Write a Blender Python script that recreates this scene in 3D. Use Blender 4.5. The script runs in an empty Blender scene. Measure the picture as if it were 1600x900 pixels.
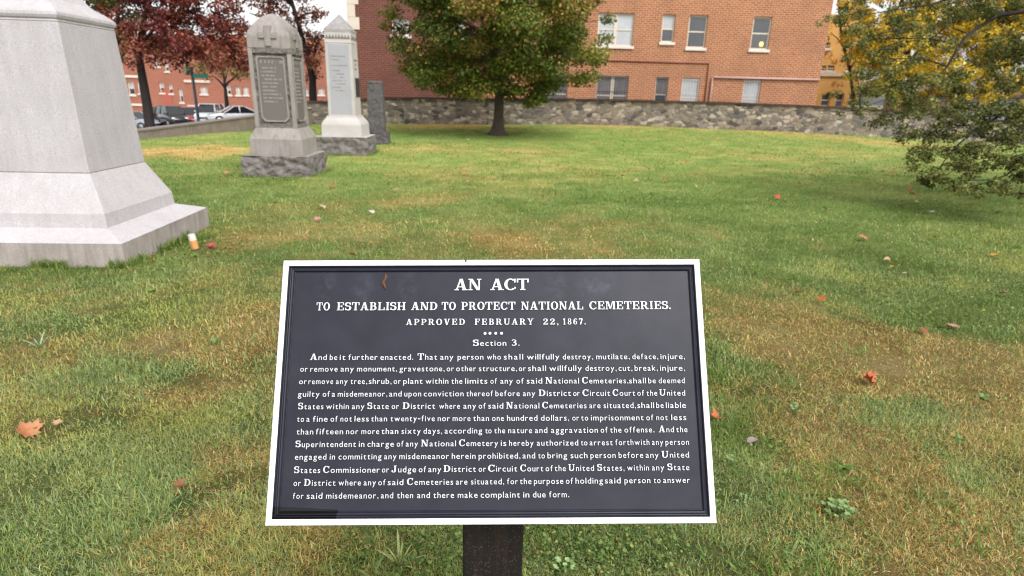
import bpy, bmesh, math, random
import numpy as np
from mathutils import Vector, Matrix, noise as mnoise

R = math.radians
S = bpy.context.scene
COL = S.collection
random.seed(7)

# ------------------------------------------------------------------ camera
FPX, PITCH, ROLL, CAM_H = 924.0, R(18.2), R(1.5), 1.65       # focal length in px of a 1600 px wide picture
_f = np.array([0, math.cos(PITCH), -math.sin(PITCH)])
_u = np.array([0, math.sin(PITCH), math.cos(PITCH)])
_r = np.array([1.0, 0, 0])
CR = _r * math.cos(ROLL) + _u * math.sin(ROLL)
CU = -_r * math.sin(ROLL) + _u * math.cos(ROLL)
CF = _f
CO = np.array([0, 0, CAM_H])


def ray(x, y):
    return CR * (x - 800) / FPX + CU * (450 - y) / FPX + CF


def at(x, y, Y):
    """point of the plane Y = const seen at picture position x, y (1600 x 900)"""
    d = ray(x, y)
    return CO + d * (Y / d[1])


def onz(x, y, z=0.0):
    """point of the level plane z seen at picture position x, y"""
    d = ray(x, y)
    return CO + d * ((z - CAM_H) / d[2])


cam = bpy.data.objects.new('camera', bpy.data.cameras.new('camera'))
COL.objects.link(cam)
m = Matrix.Identity(4)
for i in range(3):
    m[i][0], m[i][1], m[i][2], m[i][3] = CR[i], CU[i], -CF[i], CO[i]
cam.matrix_world = m
cam.data.sensor_width = 36
cam.data.lens = FPX / 1600 * 36
cam.data.clip_start, cam.data.clip_end = 0.05, 2000
cam.data.dof.use_dof = True
cam.data.dof.focus_distance = 1.17
cam.data.dof.aperture_fstop = 6.0
S.camera = cam

# ------------------------------------------------------------------ sky, sun, exposure
SUN_EL, SUN_AZ = R(50), R(146)       # compass-like: clockwise from +Y
w = bpy.data.worlds.new('World')
S.world = w
w.use_nodes = True
nt = w.node_tree
nt.nodes.clear()
sky = nt.nodes.new('ShaderNodeTexSky')
sky.sky_type = 'NISHITA'
sky.sun_disc = False
sky.sun_elevation = SUN_EL
sky.sun_rotation = SUN_AZ
sky.air_density, sky.dust_density, sky.ozone_density = 1.0, 3.0, 1.0
hs = nt.nodes.new('ShaderNodeHueSaturation')     # an overcast sky has lost its blue
hs.inputs['Saturation'].default_value = 0.06
bg = nt.nodes.new('ShaderNodeBackground')
bg.inputs['Strength'].default_value = 0.15
wo = nt.nodes.new('ShaderNodeOutputWorld')
nt.links.new(sky.outputs[0], hs.inputs['Color'])
nt.links.new(hs.outputs[0], bg.inputs['Color'])
nt.links.new(bg.outputs[0], wo.inputs['Surface'])

sl = bpy.data.lights.new('sun', 'SUN')
sl.energy, sl.angle, sl.color = 0.95, R(32), (1.0, 0.98, 0.955)
so = bpy.data.objects.new('sun', sl)
COL.objects.link(so)
sd = Vector((math.sin(SUN_AZ) * math.cos(SUN_EL), math.cos(SUN_AZ) * math.cos(SUN_EL), math.sin(SUN_EL)))
so.rotation_euler = (-sd).to_track_quat('-Z', 'Y').to_euler()
so.location = (0, -5, 30)

S.view_settings.view_transform = 'Standard'
S.view_settings.look = 'None'
S.view_settings.exposure = 0.95
S.view_settings.gamma = 1
S.cycles.filter_width = 1.15
S.cycles.use_denoising = True
S.cycles.max_bounces = 6
S.cycles.transparent_max_bounces = 12


# ------------------------------------------------------------------ helpers
def lin(r, g, b):
    """sRGB 0-255 to linear"""
    o = []
    for c in (r, g, b):
        c /= 255
        o.append(c / 12.92 if c <= 0.04045 else ((c + 0.055) / 1.055) ** 2.4)
    return tuple(o)


def rgba(c):
    return (c[0], c[1], c[2], 1)


class NT:
    """small wrapper for building node materials"""

    def __init__(self, name):
        self.m = bpy.data.materials.new(name)
        self.m.use_nodes = True
        self.t = self.m.node_tree
        self.t.nodes.clear()
        self.out = self.n('ShaderNodeOutputMaterial')

    def n(self, kind, **kw):
        nd = self.t.nodes.new(kind)
        for k, v in kw.items():
            setattr(nd, k, v)
        return nd

    def l(self, a, b):
        self.t.links.new(a, b)

    def coord(self, kind='Object'):
        return self.n('ShaderNodeTexCoord').outputs[kind]

    def noise(self, vec, scale, detail=3, rough=0.55, dist=0.0):
        nd = self.n('ShaderNodeTexNoise')
        nd.inputs['Scale'].default_value = scale
        nd.inputs['Detail'].default_value = detail
        nd.inputs['Roughness'].default_value = rough
        nd.inputs['Distortion'].default_value = dist
        self.l(vec, nd.inputs['Vector'])
        return nd.outputs['Fac']

    def ramp(self, fac, stops, interp='LINEAR'):
        nd = self.n('ShaderNodeValToRGB')
        cr = nd.color_ramp
        cr.interpolation = interp
        while len(cr.elements) < len(stops):
            cr.elements.new(0.5)
        for e, (p, c) in zip(cr.elements, stops):
            e.position = p
            e.color = rgba(c) if not isinstance(c, (int, float)) else (c, c, c, 1)
        self.l(fac, nd.inputs['Fac'])
        return nd.outputs['Color']

    def mix(self, fac, a, b, mode='MIX'):
        nd = self.n('ShaderNodeMix', data_type='RGBA', blend_type=mode)
        for i, v in ((0, fac), (6, a), (7, b)):
            s = nd.inputs[i]
            if isinstance(v, (int, float)):
                s.default_value = v if i == 0 else (v, v, v, 1)
            elif isinstance(v, tuple):
                s.default_value = rgba(v)
            else:
                self.l(v, s)
        return nd.outputs[2]

    def bump(self, h, strength=0.3, dist=0.01):
        nd = self.n('ShaderNodeBump')
        nd.inputs['Strength'].default_value = strength
        nd.inputs['Distance'].default_value = dist
        self.l(h, nd.inputs['Height'])
        return nd.outputs['Normal']

    def bsdf(self, color, rough=0.7, normal=None, metal=0.0, spec=0.5, coat=0.0):
        nd = self.n('ShaderNodeBsdfPrincipled')
        if isinstance(color, tuple):
            nd.inputs['Base Color'].default_value = rgba(color)
        else:
            self.l(color, nd.inputs['Base Color'])
        if isinstance(rough, (int, float)):
            nd.inputs['Roughness'].default_value = rough
        else:
            self.l(rough, nd.inputs['Roughness'])
        nd.inputs['Metallic'].default_value = metal
        nd.inputs['Specular IOR Level'].default_value = spec
        nd.inputs['Coat Weight'].default_value = coat
        if normal is not None:
            self.l(normal, nd.inputs['Normal'])
        return nd.outputs[0]

    def done(self, shader):
        self.l(shader, self.out.inputs['Surface'])
        return self.m


def mat_plain(name, col, rough=0.6, var=0.15, scale=8.0, bump=0.0, metal=0.0, spec=0.5, coat=0.0):
    k = NT(name)
    c = k.coord()
    f = k.noise(c, scale, 4)
    colr = k.ramp(f, [(0.25, tuple(x * (1 - var) for x in col)), (0.75, tuple(min(1, x * (1 + var)) for x in col))])
    nrm = k.bump(k.noise(c, scale * 6, 3), bump, 0.01) if bump else None
    return k.done(k.bsdf(colr, rough, nrm, metal, spec, coat))


def mat_granite(name, col, speck=0.3, stain=(0.3, 0.27, 0.24), stain_amt=0.3, grain=140, bump=0.25, streak=False):
    k = NT(name)
    c = k.coord()
    f1 = k.noise(c, grain, 2, 0.6)
    f2 = k.noise(c, 2.2, 5, 0.6)
    base = k.ramp(f1, [(0.32, tuple(x * (1 - speck) for x in col)), (0.5, col), (0.68, tuple(min(0.9, x * (1 + speck)) for x in col))])
    if streak:
        mp = k.n('ShaderNodeMapping')
        mp.inputs['Scale'].default_value = (14, 14, 1.6)
        k.l(c, mp.inputs['Vector'])
        fs = k.noise(mp.outputs[0], 1.0, 4, 0.65)
        f2 = k.mix(0.55, f2, fs)
    st = k.ramp(f2, [(0.42, 0.0), (0.66, 1.0)])
    stm = k.mix(1.0, st, stain_amt, 'MULTIPLY')
    colr = k.mix(stm, base, tuple(stain))
    nrm = k.bump(k.mix(0.5, f1, k.noise(c, 25, 4)), bump, 0.006)
    return k.done(k.bsdf(colr, 0.75, nrm))


def mat_rock(name, col, dark, scale=9.0):
    k = NT(name)
    c = k.coord()
    f = k.noise(c, scale, 6, 0.65)
    f2 = k.noise(c, 120, 2)
    colr = k.ramp(f, [(0.3, dark), (0.5, col), (0.75, tuple(x * 1.35 for x in col))])
    colr = k.mix(0.25, colr, k.ramp(f2, [(0.35, dark), (0.65, tuple(x * 1.5 for x in col))]))
    return k.done(k.bsdf(colr, 0.85, k.bump(k.mix(0.4, f, f2), 0.5, 0.02)))


def mat_brick(name, c1, c2, mortar, stain, stain_amt=0.35):
    k = NT(name)
    c = k.coord()
    sp = k.n('ShaderNodeSeparateXYZ')
    k.l(c, sp.inputs[0])
    ad = k.n('ShaderNodeMath', operation='ADD')
    k.l(sp.outputs[0], ad.inputs[0])
    k.l(sp.outputs[1], ad.inputs[1])
    cb = k.n('ShaderNodeCombineXYZ')
    k.l(ad.outputs[0], cb.inputs[0])
    k.l(sp.outputs[2], cb.inputs[1])
    br = k.n('ShaderNodeTexBrick')
    br.inputs['Scale'].default_value = 1.0
    br.inputs['Brick Width'].default_value = 0.30
    br.inputs['Row Height'].default_value = 0.108
    br.inputs['Mortar Size'].default_value = 0.015
    br.inputs['Mortar Smooth'].default_value = 0.3
    br.inputs['Bias'].default_value = 0.0
    for nme, v in (('Color1', c1), ('Color2', c2), ('Mortar', mortar)):
        br.inputs[nme].default_value = rgba(v)
    k.l(cb.outputs[0], br.inputs['Vector'])
    f = k.noise(c, 0.55, 6, 0.62)
    st = k.mix(1.0, k.ramp(f, [(0.4, 0.0), (0.68, 1.0)]), stain_amt, 'MULTIPLY')
    colr = k.mix(st, br.outputs['Color'], stain)
    f3 = k.noise(c, 7.0, 4)
    colr = k.mix(0.5, colr, k.ramp(f3, [(0.3, 0.72), (0.7, 1.25)]), 'MULTIPLY')
    inv = k.n('ShaderNodeMath', operation='SUBTRACT')
    inv.inputs[0].default_value = 1.0
    k.l(br.outputs['Fac'], inv.inputs[1])
    return k.done(k.bsdf(colr, 0.85, k.bump(inv.outputs[0], 0.6, 0.01)))


def mat_attr(name, rough=0.6, trans=0.25, spec=0.3, jitter=0.2, jscale=30.0):
    """colour from the mesh's own per-leaf colour attribute"""
    k = NT(name)
    a = k.n('ShaderNodeAttribute', attribute_name='col')
    colr = a.outputs['Color']
    if jitter:
        f = k.noise(k.coord(), jscale, 3)
        colr = k.mix(1.0, colr, k.ramp(f, [(0.3, 1 - jitter), (0.7, 1 + jitter)]), 'MULTIPLY')
    b = k.bsdf(colr, rough, None, 0, spec)
    if not trans:
        return k.done(b)
    tr = k.n('ShaderNodeBsdfTranslucent')
    k.l(colr, tr.inputs['Color'])
    mx = k.n('ShaderNodeMixShader')
    mx.inputs[0].default_value = trans
    k.l(b, mx.inputs[1])
    k.l(tr.outputs[0], mx.inputs[2])
    return k.done(mx.outputs[0])


# ---- names, labels
def tag(o, label=None, cat=None, group=None, kind=None):
    if label: o['label'] = label
    if cat: o['category'] = cat
    if group: o['group'] = group
    if kind: o['kind'] = kind
    return o


def thing(name, label, cat, loc=(0, 0, 0), rz=0.0, group=None):
    o = bpy.data.objects.new(name, None)
    COL.objects.link(o)
    o.location = loc
    o.rotation_euler = (0, 0, rz)
    o.empty_display_size = 0.2
    return tag(o, label, cat, group)


def copy_tree(o, parent=None):
    c = o.copy()
    COL.objects.link(c)
    c.parent = parent
    for ch in o.children:
        copy_tree(ch, c)
    return c


class MB:
    """collects shapes; build() links them as one mesh object"""

    def __init__(self):
        self.v, self.f, self.mi, self.sm = [], [], [], []

    def add(self, vs, fs, mi=0, smooth=False):
        b = len(self.v)
        self.v += [tuple(map(float, p)) for p in vs]
        for q in fs:
            self.f.append(tuple(b + i for i in q))
            self.mi.append(mi)
            self.sm.append(smooth)
        return self

    def box(self, x0, x1, y0, y1, z0, z1, mi=0, M=None):
        vs = [(x, y, z) for z in (z0, z1) for y in (y0, y1) for x in (x0, x1)]
        if M is not None:
            vs = [tuple(M @ Vector(p)) for p in vs]
        return self.add(vs, [(0, 2, 3, 1), (4, 5, 7, 6), (0, 1, 5, 4), (2, 6, 7, 3), (0, 4, 6, 2), (1, 3, 7, 5)], mi)

    def frustum(self, h0, z0, h1, z1, mi=0, cap=True):
        """square frustum, half widths h0 (at z0) and h1; h may be (hx, hy)"""
        return self.rings([(h0, z0), (h1, z1)], mi, cap)

    def rings(self, prof, mi=0, cap=True, smooth=False, c=(0, 0)):
        vs, fs = [], []
        for h, z in prof:
            hx, hy = h if isinstance(h, tuple) else (h, h)
            vs += [(c[0] - hx, c[1] - hy, z), (c[0] + hx, c[1] - hy, z), (c[0] + hx, c[1] + hy, z), (c[0] - hx, c[1] + hy, z)]
        n = len(prof)
        for i in range(n - 1):
            for j in range(4):
                a, b = i * 4 + j, i * 4 + (j + 1) % 4
                fs.append((a, b, b + 4, a + 4))
        if cap:
            fs.append((3, 2, 1, 0))
            k = (n - 1) * 4
            fs.append((k, k + 1, k + 2, k + 3))
        return self.add(vs, fs, mi, smooth)

    def tube(self, pts, rad, n=8, mi=0, smooth=True, caps=True):
        pts = [Vector(p) for p in pts]
        if not isinstance(rad, (list, tuple)): rad = [rad] * len(pts)
        vs, fs = [], []
        up = Vector((0, 0, 1))
        for i, p in enumerate(pts):
            d = (pts[min(i + 1, len(pts) - 1)] - pts[max(i - 1, 0)]).normalized()
            a = d.cross(up if abs(d.z) < 0.95 else Vector((1, 0, 0))).normalized()
            b = a.cross(d).normalized()
            for j in range(n):
                t = 2 * math.pi * j / n
                vs.append(p + (a * math.cos(t) + b * math.sin(t)) * rad[i])
        for i in range(len(pts) - 1):
            for j in range(n):
                k = (j + 1) % n
                fs.append((i * n + j, i * n + k, (i + 1) * n + k, (i + 1) * n + j))
        if caps:
            fs.append(tuple(range(n - 1, -1, -1)))
            fs.append(tuple((len(pts) - 1) * n + j for j in range(n)))
        return self.add(vs, fs, mi, smooth)

    def cyl(self, p0, p1, r, n=16, mi=0):
        return self.tube([p0, p1], r, n, mi, True, True)

    def sphere(self, c, r, n=10, mi=0, sq=(1, 1, 1)):
        vs, fs = [], []
        for i in range(1, n):
            th = math.pi * i / n
            for j in range(2 * n):
                ph = math.pi * j / n
                vs.append((c[0] + r * sq[0] * math.sin(th) * math.cos(ph), c[1] + r * sq[1] * math.sin(th) * math.sin(ph), c[2] + r * sq[2] * math.cos(th)))
        k = 2 * n
        for i in range(n - 2):
            for j in range(k):
                fs.append((i * k + j, (i + 1) * k + j, (i + 1) * k + (j + 1) % k, i * k + (j + 1) % k))
        vs += [(c[0], c[1], c[2] + r * sq[2]), (c[0], c[1], c[2] - r * sq[2])]
        for j in range(k):
            fs.append((len(vs) - 2, j, (j + 1) % k))
            fs.append((len(vs) - 1, (n - 2) * k + (j + 1) % k, (n - 2) * k + j))
        return self.add(vs, fs, mi, True)

    def build(self, name, mats, parent=None, loc=(0, 0, 0), bevel=0.0, world=False):
        if not isinstance(mats, (list, tuple)): mats = [mats]
        me = bpy.data.meshes.new(name)
        vs = self.v
        if world and parent is not None:
            M = Matrix.Translation(parent.location) @ parent.rotation_euler.to_matrix().to_4x4()
            Mi = M.inverted()
            vs = [tuple(Mi @ Vector(p)) for p in vs]
        me.from_pydata(vs, [], self.f)
        for mt in mats: me.materials.append(mt)
        me.polygons.foreach_set('material_index', self.mi)
        me.polygons.foreach_set('use_smooth', self.sm)
        me.update()
        o = bpy.data.objects.new(name, me)
        COL.objects.link(o)
        o.location = loc
        if parent is not None: o.parent = parent
        if bevel:
            md = o.modifiers.new('bevel', 'BEVEL')
            md.width, md.segments, md.limit_method, md.angle_limit = bevel, 2, 'ANGLE', R(35)
        return o


def np_mesh(name, verts, loops, totals, facecol=None, mat=None, parent=None, loc=None, smooth=False):
    """one mesh from numpy arrays, with a colour per face"""
    me = bpy.data.meshes.new(name)
    verts = np.asarray(verts, np.float32).reshape(-1, 3)
    if loc is not None: verts = verts - np.asarray(loc, np.float32)
    me.vertices.add(len(verts))
    me.vertices.foreach_set('co', verts.ravel())
    me.loops.add(len(loops))
    me.loops.foreach_set('vertex_index', np.asarray(loops, np.int32))
    totals = np.asarray(totals, np.int32)
    me.polygons.add(len(totals))
    me.polygons.foreach_set('loop_start', np.concatenate([[0], np.cumsum(totals)[:-1]]).astype(np.int32))
    me.polygons.foreach_set('loop_total', totals)
    if smooth: me.polygons.foreach_set('use_smooth', np.ones(len(totals), bool))
    me.update(calc_edges=True)
    if facecol is not None:
        a = me.attributes.new('col', 'FLOAT_COLOR', 'FACE')
        a.data.foreach_set('color', np.concatenate([facecol, np.ones((len(facecol), 1))], 1).astype(np.float32).ravel())
    if mat: me.materials.append(mat)
    o = bpy.data.objects.new(name, me)
    COL.objects.link(o)
    if parent is not None: o.parent = parent
    elif loc is not None: o.location = loc
    return o


# ---- value noise in numpy (ground patches)
def vnoise(x, y, seed=0):
    xi, yi = np.floor(x).astype(np.int64), np.floor(y).astype(np.int64)
    fx, fy = x - xi, y - yi
    fx, fy = fx * fx * (3 - 2 * fx), fy * fy * (3 - 2 * fy)

    def h(a, b):
        n = (a * 374761393 + b * 668265263 + seed * 1442695041) & 0xFFFFFFFF
        n = ((n ^ (n >> 13)) * 1274126177) & 0xFFFFFFFF
        return ((n ^ (n >> 16)) & 0xFFFF) / 65535.0
    return (h(xi, yi) * (1 - fx) + h(xi + 1, yi) * fx) * (1 - fy) + (h(xi, yi + 1) * (1 - fx) + h(xi + 1, yi + 1) * fx) * fy


def fbm(x, y, f, o=4, seed=0):
    s, a, t = 0, 0.5, 0
    for i in range(o):
        s = s + a * vnoise(x * f, y * f, seed + i * 17)
        t += a
        a *= 0.55
        f *= 2.03
    return s / t
# ------------------------------------------------------------------ materials
M_gran = mat_granite('pale_granite', lin(180, 175, 177), 0.24, lin(146, 139, 137), 0.4, 130, 0.2, True)
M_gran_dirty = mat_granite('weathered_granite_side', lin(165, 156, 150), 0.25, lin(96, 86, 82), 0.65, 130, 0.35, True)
M_tan = mat_granite('tan_granite', lin(150, 142, 137), 0.25, lin(92, 85, 81), 0.6, 110, .25, True)
M_tan_panel = mat_granite('polished_brown_panel', lin(104, 97, 93), 0.25, lin(108, 99, 94), 0.4, 150, 0.05)
M_tan_rough = mat_rock('rough_carved_stone', lin(114, 108, 103), lin(60, 56, 53), 26)
M_white = mat_granite('white_granite', lin(180, 175, 172), 0.12, lin(158, 149, 142), 0.4, 120)
M_grey_panel = mat_granite('polished_grey_panel', lin(158, 158, 162), 0.15, lin(140, 141, 146), 0.4, 150, 0.05)
M_rock = mat_rock('rock_faced_granite', lin(116, 109, 106), lin(58, 53, 51))
M_rock_dark = mat_rock('dark_rough_granite', lin(86, 82, 82), lin(48, 46, 45), 12)
M_insc = mat_plain('cut_lettering_stone', lin(142, 135, 130), 0.8)
M_insc_dark = mat_plain('dark_lettering_stone', lin(112, 106, 102), 0.8)  # darker stone tone for the lettering on the right face
M_brick_o = mat_brick('orange_brick', lin(168, 100, 64), lin(146, 82, 52), lin(192, 164, 130), lin(128, 88, 66), 0.4)
M_brick_d = mat_brick('dark_red_brick', lin(112, 58, 44), lin(94, 48, 38), lin(126, 96, 80), lin(80, 46, 38), 0.45)
M_brick_l = mat_brick('red_brick_far', lin(158, 90, 66), lin(142, 80, 58), lin(164, 126, 106), lin(132, 80, 62), 0.3)
M_trim = mat_plain('cream_paint', lin(205, 192, 176), 0.55, 0.06, 3)
M_sill = mat_plain('white_sill_paint', lin(206, 198, 188), 0.6, 0.08, 4)
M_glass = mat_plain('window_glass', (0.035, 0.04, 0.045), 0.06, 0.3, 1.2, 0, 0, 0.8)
M_glass_shade = mat_plain('glass_over_white_blind', lin(172, 175, 178), 0.12, 0.16, 1.5, 0, 0, 0.6)
M_glass_mid = mat_plain('grey_reflection_glass', lin(112, 108, 108), .15, .3, 2.5, 0, 0, .6)  # mid-grey reflection of the surroundings put into the pane colour
M_bar = mat_plain('dark_iron', (0.03, 0.03, 0.032), 0.5, 0.1)
M_bar_w = mat_plain('pale_painted_iron', lin(190, 188, 184), 0.5, 0.1)
M_pipe = mat_plain('painted_pipe', lin(172, 140, 132), 0.5, 0.1)
M_conduit = mat_plain('brown_conduit', lin(132, 74, 58), 0.5, 0.1)
M_cap = mat_plain('dark_brown_coping', lin(62, 44, 37), 0.85, 0.3, 3, 0.3)
M_concrete = mat_granite('weathered_concrete', lin(136, 124, 114), 0.12, lin(84, 74, 66), 0.7, 60, 0.3, True)
M_pave = mat_plain('pale_paving', lin(190, 192, 194), 0.35, 0.08, 2)
M_bark = mat_rock('bark', lin(74, 62, 54), lin(36, 29, 25), 14)
M_bark_d = mat_rock('dark_bark', lin(40, 33, 31), lin(20, 16, 15), 10)
M_leaf = mat_attr('foliage', 0.55, 0.3, 0.35, 0.2, 2.0)
M_blade = mat_attr('grass_blades', 0.6, 0.3, 0.25, 0.0)
M_dryleaf = None


def m_asphalt():
    k = NT('wet_asphalt')
    c = k.coord()
    f = k.noise(c, 0.5, 5)
    return k.done(k.bsdf(k.ramp(f, [(0.3, lin(92, 86, 90)), (0.7, lin(122, 114, 118))]), 0.45, k.bump(k.noise(c, 40, 3), 0.3, 0.02)))


def m_rubble():
    """fieldstone wall: stones of many sizes in greys and tans with raised mortar"""
    k = NT('rubble_stone')
    c = k.coord()
    mp = k.n('ShaderNodeMapping')
    mp.inputs['Scale'].default_value = (1.0, 1.0, 1.8)
    k.l(c, mp.inputs['Vector'])
    wn = k.n('ShaderNodeTexNoise')
    wn.inputs['Scale'].default_value = 2.6
    wn.inputs['Detail'].default_value = 3
    k.l(mp.outputs[0], wn.inputs['Vector'])
    av = k.n('ShaderNodeVectorMath', operation='MULTIPLY_ADD')
    k.l(wn.outputs['Color'], av.inputs[0])
    av.inputs[1].default_value = (0.2, 0.2, 0.2)
    k.l(mp.outputs[0], av.inputs[2])
    v1 = k.n('ShaderNodeTexVoronoi', feature='F1')
    v2 = k.n('ShaderNodeTexVoronoi', feature='DISTANCE_TO_EDGE')
    for v in (v1, v2):
        v.inputs['Scale'].default_value = 3.5
        v.inputs['Randomness'].default_value = 1.0
        k.l(av.outputs[0], v.inputs['Vector'])
    sp = k.n('ShaderNodeSeparateColor')
    k.l(v1.outputs['Color'], sp.inputs[0])
    stone = k.ramp(sp.outputs[0], [(0.0, lin(66, 62, 60)), (0.22, lin(108, 103, 97)), (0.42, lin(134, 120, 102)), (0.6, lin(94, 86, 79)), (0.78, lin(142, 129, 113)), (1.0, lin(174, 162, 146))])
    f = k.noise(c, 6, 5, 0.65)
    stone = k.mix(0.5, stone, k.ramp(f, [(0.3, 0.55), (0.7, 1.4)]), 'MULTIPLY')
    edge = k.ramp(v2.outputs['Distance'], [(0.02, 1.0), (0.075, 0.0)])
    mort = k.ramp(k.noise(c, 1.6, 4), [(0.4, lin(86, 78, 70)), (0.65, lin(158, 145, 130))])
    colr = k.mix(edge, stone, mort)
    h = k.mix(0.4, k.ramp(v2.outputs['Distance'], [(0.0, 0.0), (0.1, 1.0)]), f)
    return k.done(k.bsdf(colr, 0.85, k.bump(h, 0.9, 0.04)))


M_asphalt, M_rubble = m_asphalt(), m_rubble()

# ------------------------------------------------------------------ the lawn
STREET_Z = -1.75
WALL_Y = 31.0
_px = np.array([-14, -10.5, -6.7, -0.2, 3.0, 6.2, 9.5, 12.8, 16.0, 22.2, 30.0, 60.0])
_pz = np.array([-0.1, -0.10, 0.03, 0.16, 0.24, 0.26, 0.21, 0.17, 0.09, -0.10, -0.2, -0.2])


def curb_x(y):
    return np.interp(y, [-40, 5, 13, 18.9, 24.5, 31.2], [-18, -14, -12.6, -11.6, -10.75, -10.3])


def lawn_z(x, y):
    x, y = np.asarray(x, float), np.asarray(y, float)
    s = np.clip((y - 20) / (WALL_Y - 20), 0, 1)
    s = s * s * (3 - 2 * s)
    und = (fbm(x, y, 0.8, 3, 5) - 0.5) * 0.05
    return np.interp(x, _px, _pz) * s + und * np.clip((y - 1) / 3, 0, 1)


# dry and lush patches of the turf, placed where the lawn has them: (px, py, radius in m, amount)
PATCH = [(1255, 545, .55, 1.0), (1390, 560, .6, 1.0), (1180, 480, .6, .9), (1330, 520, .6, .8), (1480, 590, .6, 1.0), (1580, 610, .6, .9),
         (1300, 690, .35, .7), (1400, 740, .3, .8), (1480, 830, .3, .9), (1560, 870, .25, .8), (1200, 620, .3, .4), (1560, 700, .3, .5),
         (1250, 800, .2, .6), (1170, 850, .2, .5), (1400, 870, .2, .6), (1590, 540, .7, .5),
         (1130, 560, .3, -.6), (1420, 500, .5, -.5), (1500, 650, .25, -.6), (1540, 660, .3, -.6), (1300, 440, .9, -.4), (1560, 470, .9, -.5), (1180, 410, .8, -.5),
         (425, 500, .4, 1.1), (340, 520, .4, .8), (240, 530, .35, .8), (270, 610, .35, .9), (330, 590, .3, .6), (60, 560, .3, .7), (40, 595, .2, .7),
         (400, 690, .25, .6), (350, 730, .22, .9), (300, 790, .22, .5), (200, 840, .2, .7), (110, 880, .2, .6), (420, 860, .2, .5), (60, 700, .2, .7), (250, 860, .15, .6),
         (180, 500, .5, -.5), (220, 590, .3, -.7), (200, 720, .4, -.6), (90, 780, .35, -.7), (300, 650, .3, -.5), (130, 700, .25, -.3), (330, 830, .2, -.2),
         (800, 380, .9, 1.0), (400, 372, .7, .9), (530, 375, .6, .5), (640, 312, .9, .7), (350, 375, .4, .6), (900, 350, .8, .4), (560, 350, .6, .3),
         (270, 238, 1.6, 1.2), (330, 235, 1.6, .7), (240, 290, .9, -.4), (700, 200, 3.2, 1.0), (950, 203, 3.0, .9), (820, 236, 1.2, .9), (660, 233, 1.6, .7), (1100, 206, 2.4, .7),
         (1250, 214, 2.6, .8), (1400, 226, 2.6, .7), (1200, 245, 2.5, .3), (900, 260, 2.5, .25), (700, 275, 2, .4), (1330, 240, 1.5, .5), (560, 290, 1.5, -.3), (1050, 300, 2, -.4),
         (740, 212, 2.0, -1.2), (900, 216, 1.6, -.6), (1520, 370, 2.5, -.6), (1350, 330, 2, -.3), (480, 320, .9, .3)]
_pc = [(onz(a, b)[0], onz(a, b)[1], r_, k_) for a, b, r_, k_ in PATCH]


def dryness(x, y):
    d = np.zeros_like(x, float)
    wx = x + (fbm(x, y, 1.1, 3, 21) - 0.5) * 0.9
    wy = y + (fbm(x, y, 1.1, 3, 31) - 0.5) * 0.9
    for cx, cy, r_, k_ in _pc:
        q = ((wx - cx) ** 2 + (wy - cy) ** 2) / (r_ * r_)
        d += (k_ * (.72 if cx < -.5 and k_ > 0 and cy < 5 else .9)) * np.exp(-q * 1.3)
    near = np.clip((9 - y) / 6, 0, 1)
    d += (fbm(x, y, 1.9, 4, 3) - 0.5) * (1.0 + 0.5 * near) + (fbm(x, y, 7.0, 3, 19) - .5) * .9 * near + 0.10 + 0.06 * near
    return np.clip(d, 0, 1)


def pal(stops, t):
    ts = [s[0] for s in stops]
    cs = np.array([lin(*s[1]) for s in stops])
    return np.stack([np.interp(t, ts, cs[:, i]) for i in range(3)], -1)


GREEN_NEAR = [(0, (84, 106, 46)), (.25, (112, 134, 58)), (.5, (130, 150, 80)), (.72, (146, 162, 116)), (1, (166, 168, 90))]
GREEN_FAR = [(0, (94, 120, 52)), (.5, (120, 144, 70)), (1, (152, 162, 92))]
STRAW = [(0, (134, 110, 62)), (.35, (180, 152, 84)), (.7, (202, 174, 108)), (1, (218, 196, 146))]

M_turf = None


def build_ground():
    k = NT('turf_soil')
    a = k.n('ShaderNodeAttribute', attribute_name='col')
    c = k.coord()
    f = k.noise(c, 9, 5, 0.7)
    f2 = k.noise(c, 70, 3, 0.7)
    colr = k.mix(1.0, a.outputs['Color'], k.ramp(f, [(0.3, 0.75), (0.7, 1.25)]), 'MULTIPLY')
    colr = k.mix(1.0, colr, k.ramp(f2, [(0.3, 0.6), (0.7, 1.4)]), 'MULTIPLY')
    mt = k.done(k.bsdf(colr, 0.9, k.bump(k.mix(0.5, f, f2), 0.8, 0.03), 0, 0.2))
    ys = np.concatenate([np.linspace(-30, 0.5, 12), np.arange(0.8, 10, 0.11), np.arange(10, 20, 0.25), np.arange(20, WALL_Y + 0.3, 0.4)])
    n = 420
    s = np.linspace(0, 1, n)
    X = []
    for y in ys:
        xl = float(curb_x(y)) - 0.1
        x = np.interp(s, [0, .12, .88, 1], [xl, -min(1.25 * max(y, 1) + 1, -xl - 1.5), 1.25 * max(y, 1) + 1, 52])
        X.append(x)
    X = np.array(X)
    Y = np.repeat(ys[:, None], n, 1)
    Z = lawn_z(X, Y)
    V = np.stack([X, Y, Z], -1).reshape(-1, 3)
    i = np.arange((len(ys) - 1) * n).reshape(len(ys) - 1, n)[:, :-1].ravel()
    F = np.stack([i, i + 1, i + n + 1, i + n], -1)
    cx, cy = V[F].mean(1)[:, 0], V[F].mean(1)[:, 1]
    d = dryness(cx, cy)
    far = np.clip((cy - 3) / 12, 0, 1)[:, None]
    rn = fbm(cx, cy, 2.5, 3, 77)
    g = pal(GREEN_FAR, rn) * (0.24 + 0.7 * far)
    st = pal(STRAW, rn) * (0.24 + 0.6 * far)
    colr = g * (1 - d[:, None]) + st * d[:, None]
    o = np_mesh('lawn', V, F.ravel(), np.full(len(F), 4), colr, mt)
    for p in o.data.polygons: p.use_smooth = True
    tag(o, kind='structure')


build_ground()

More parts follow.
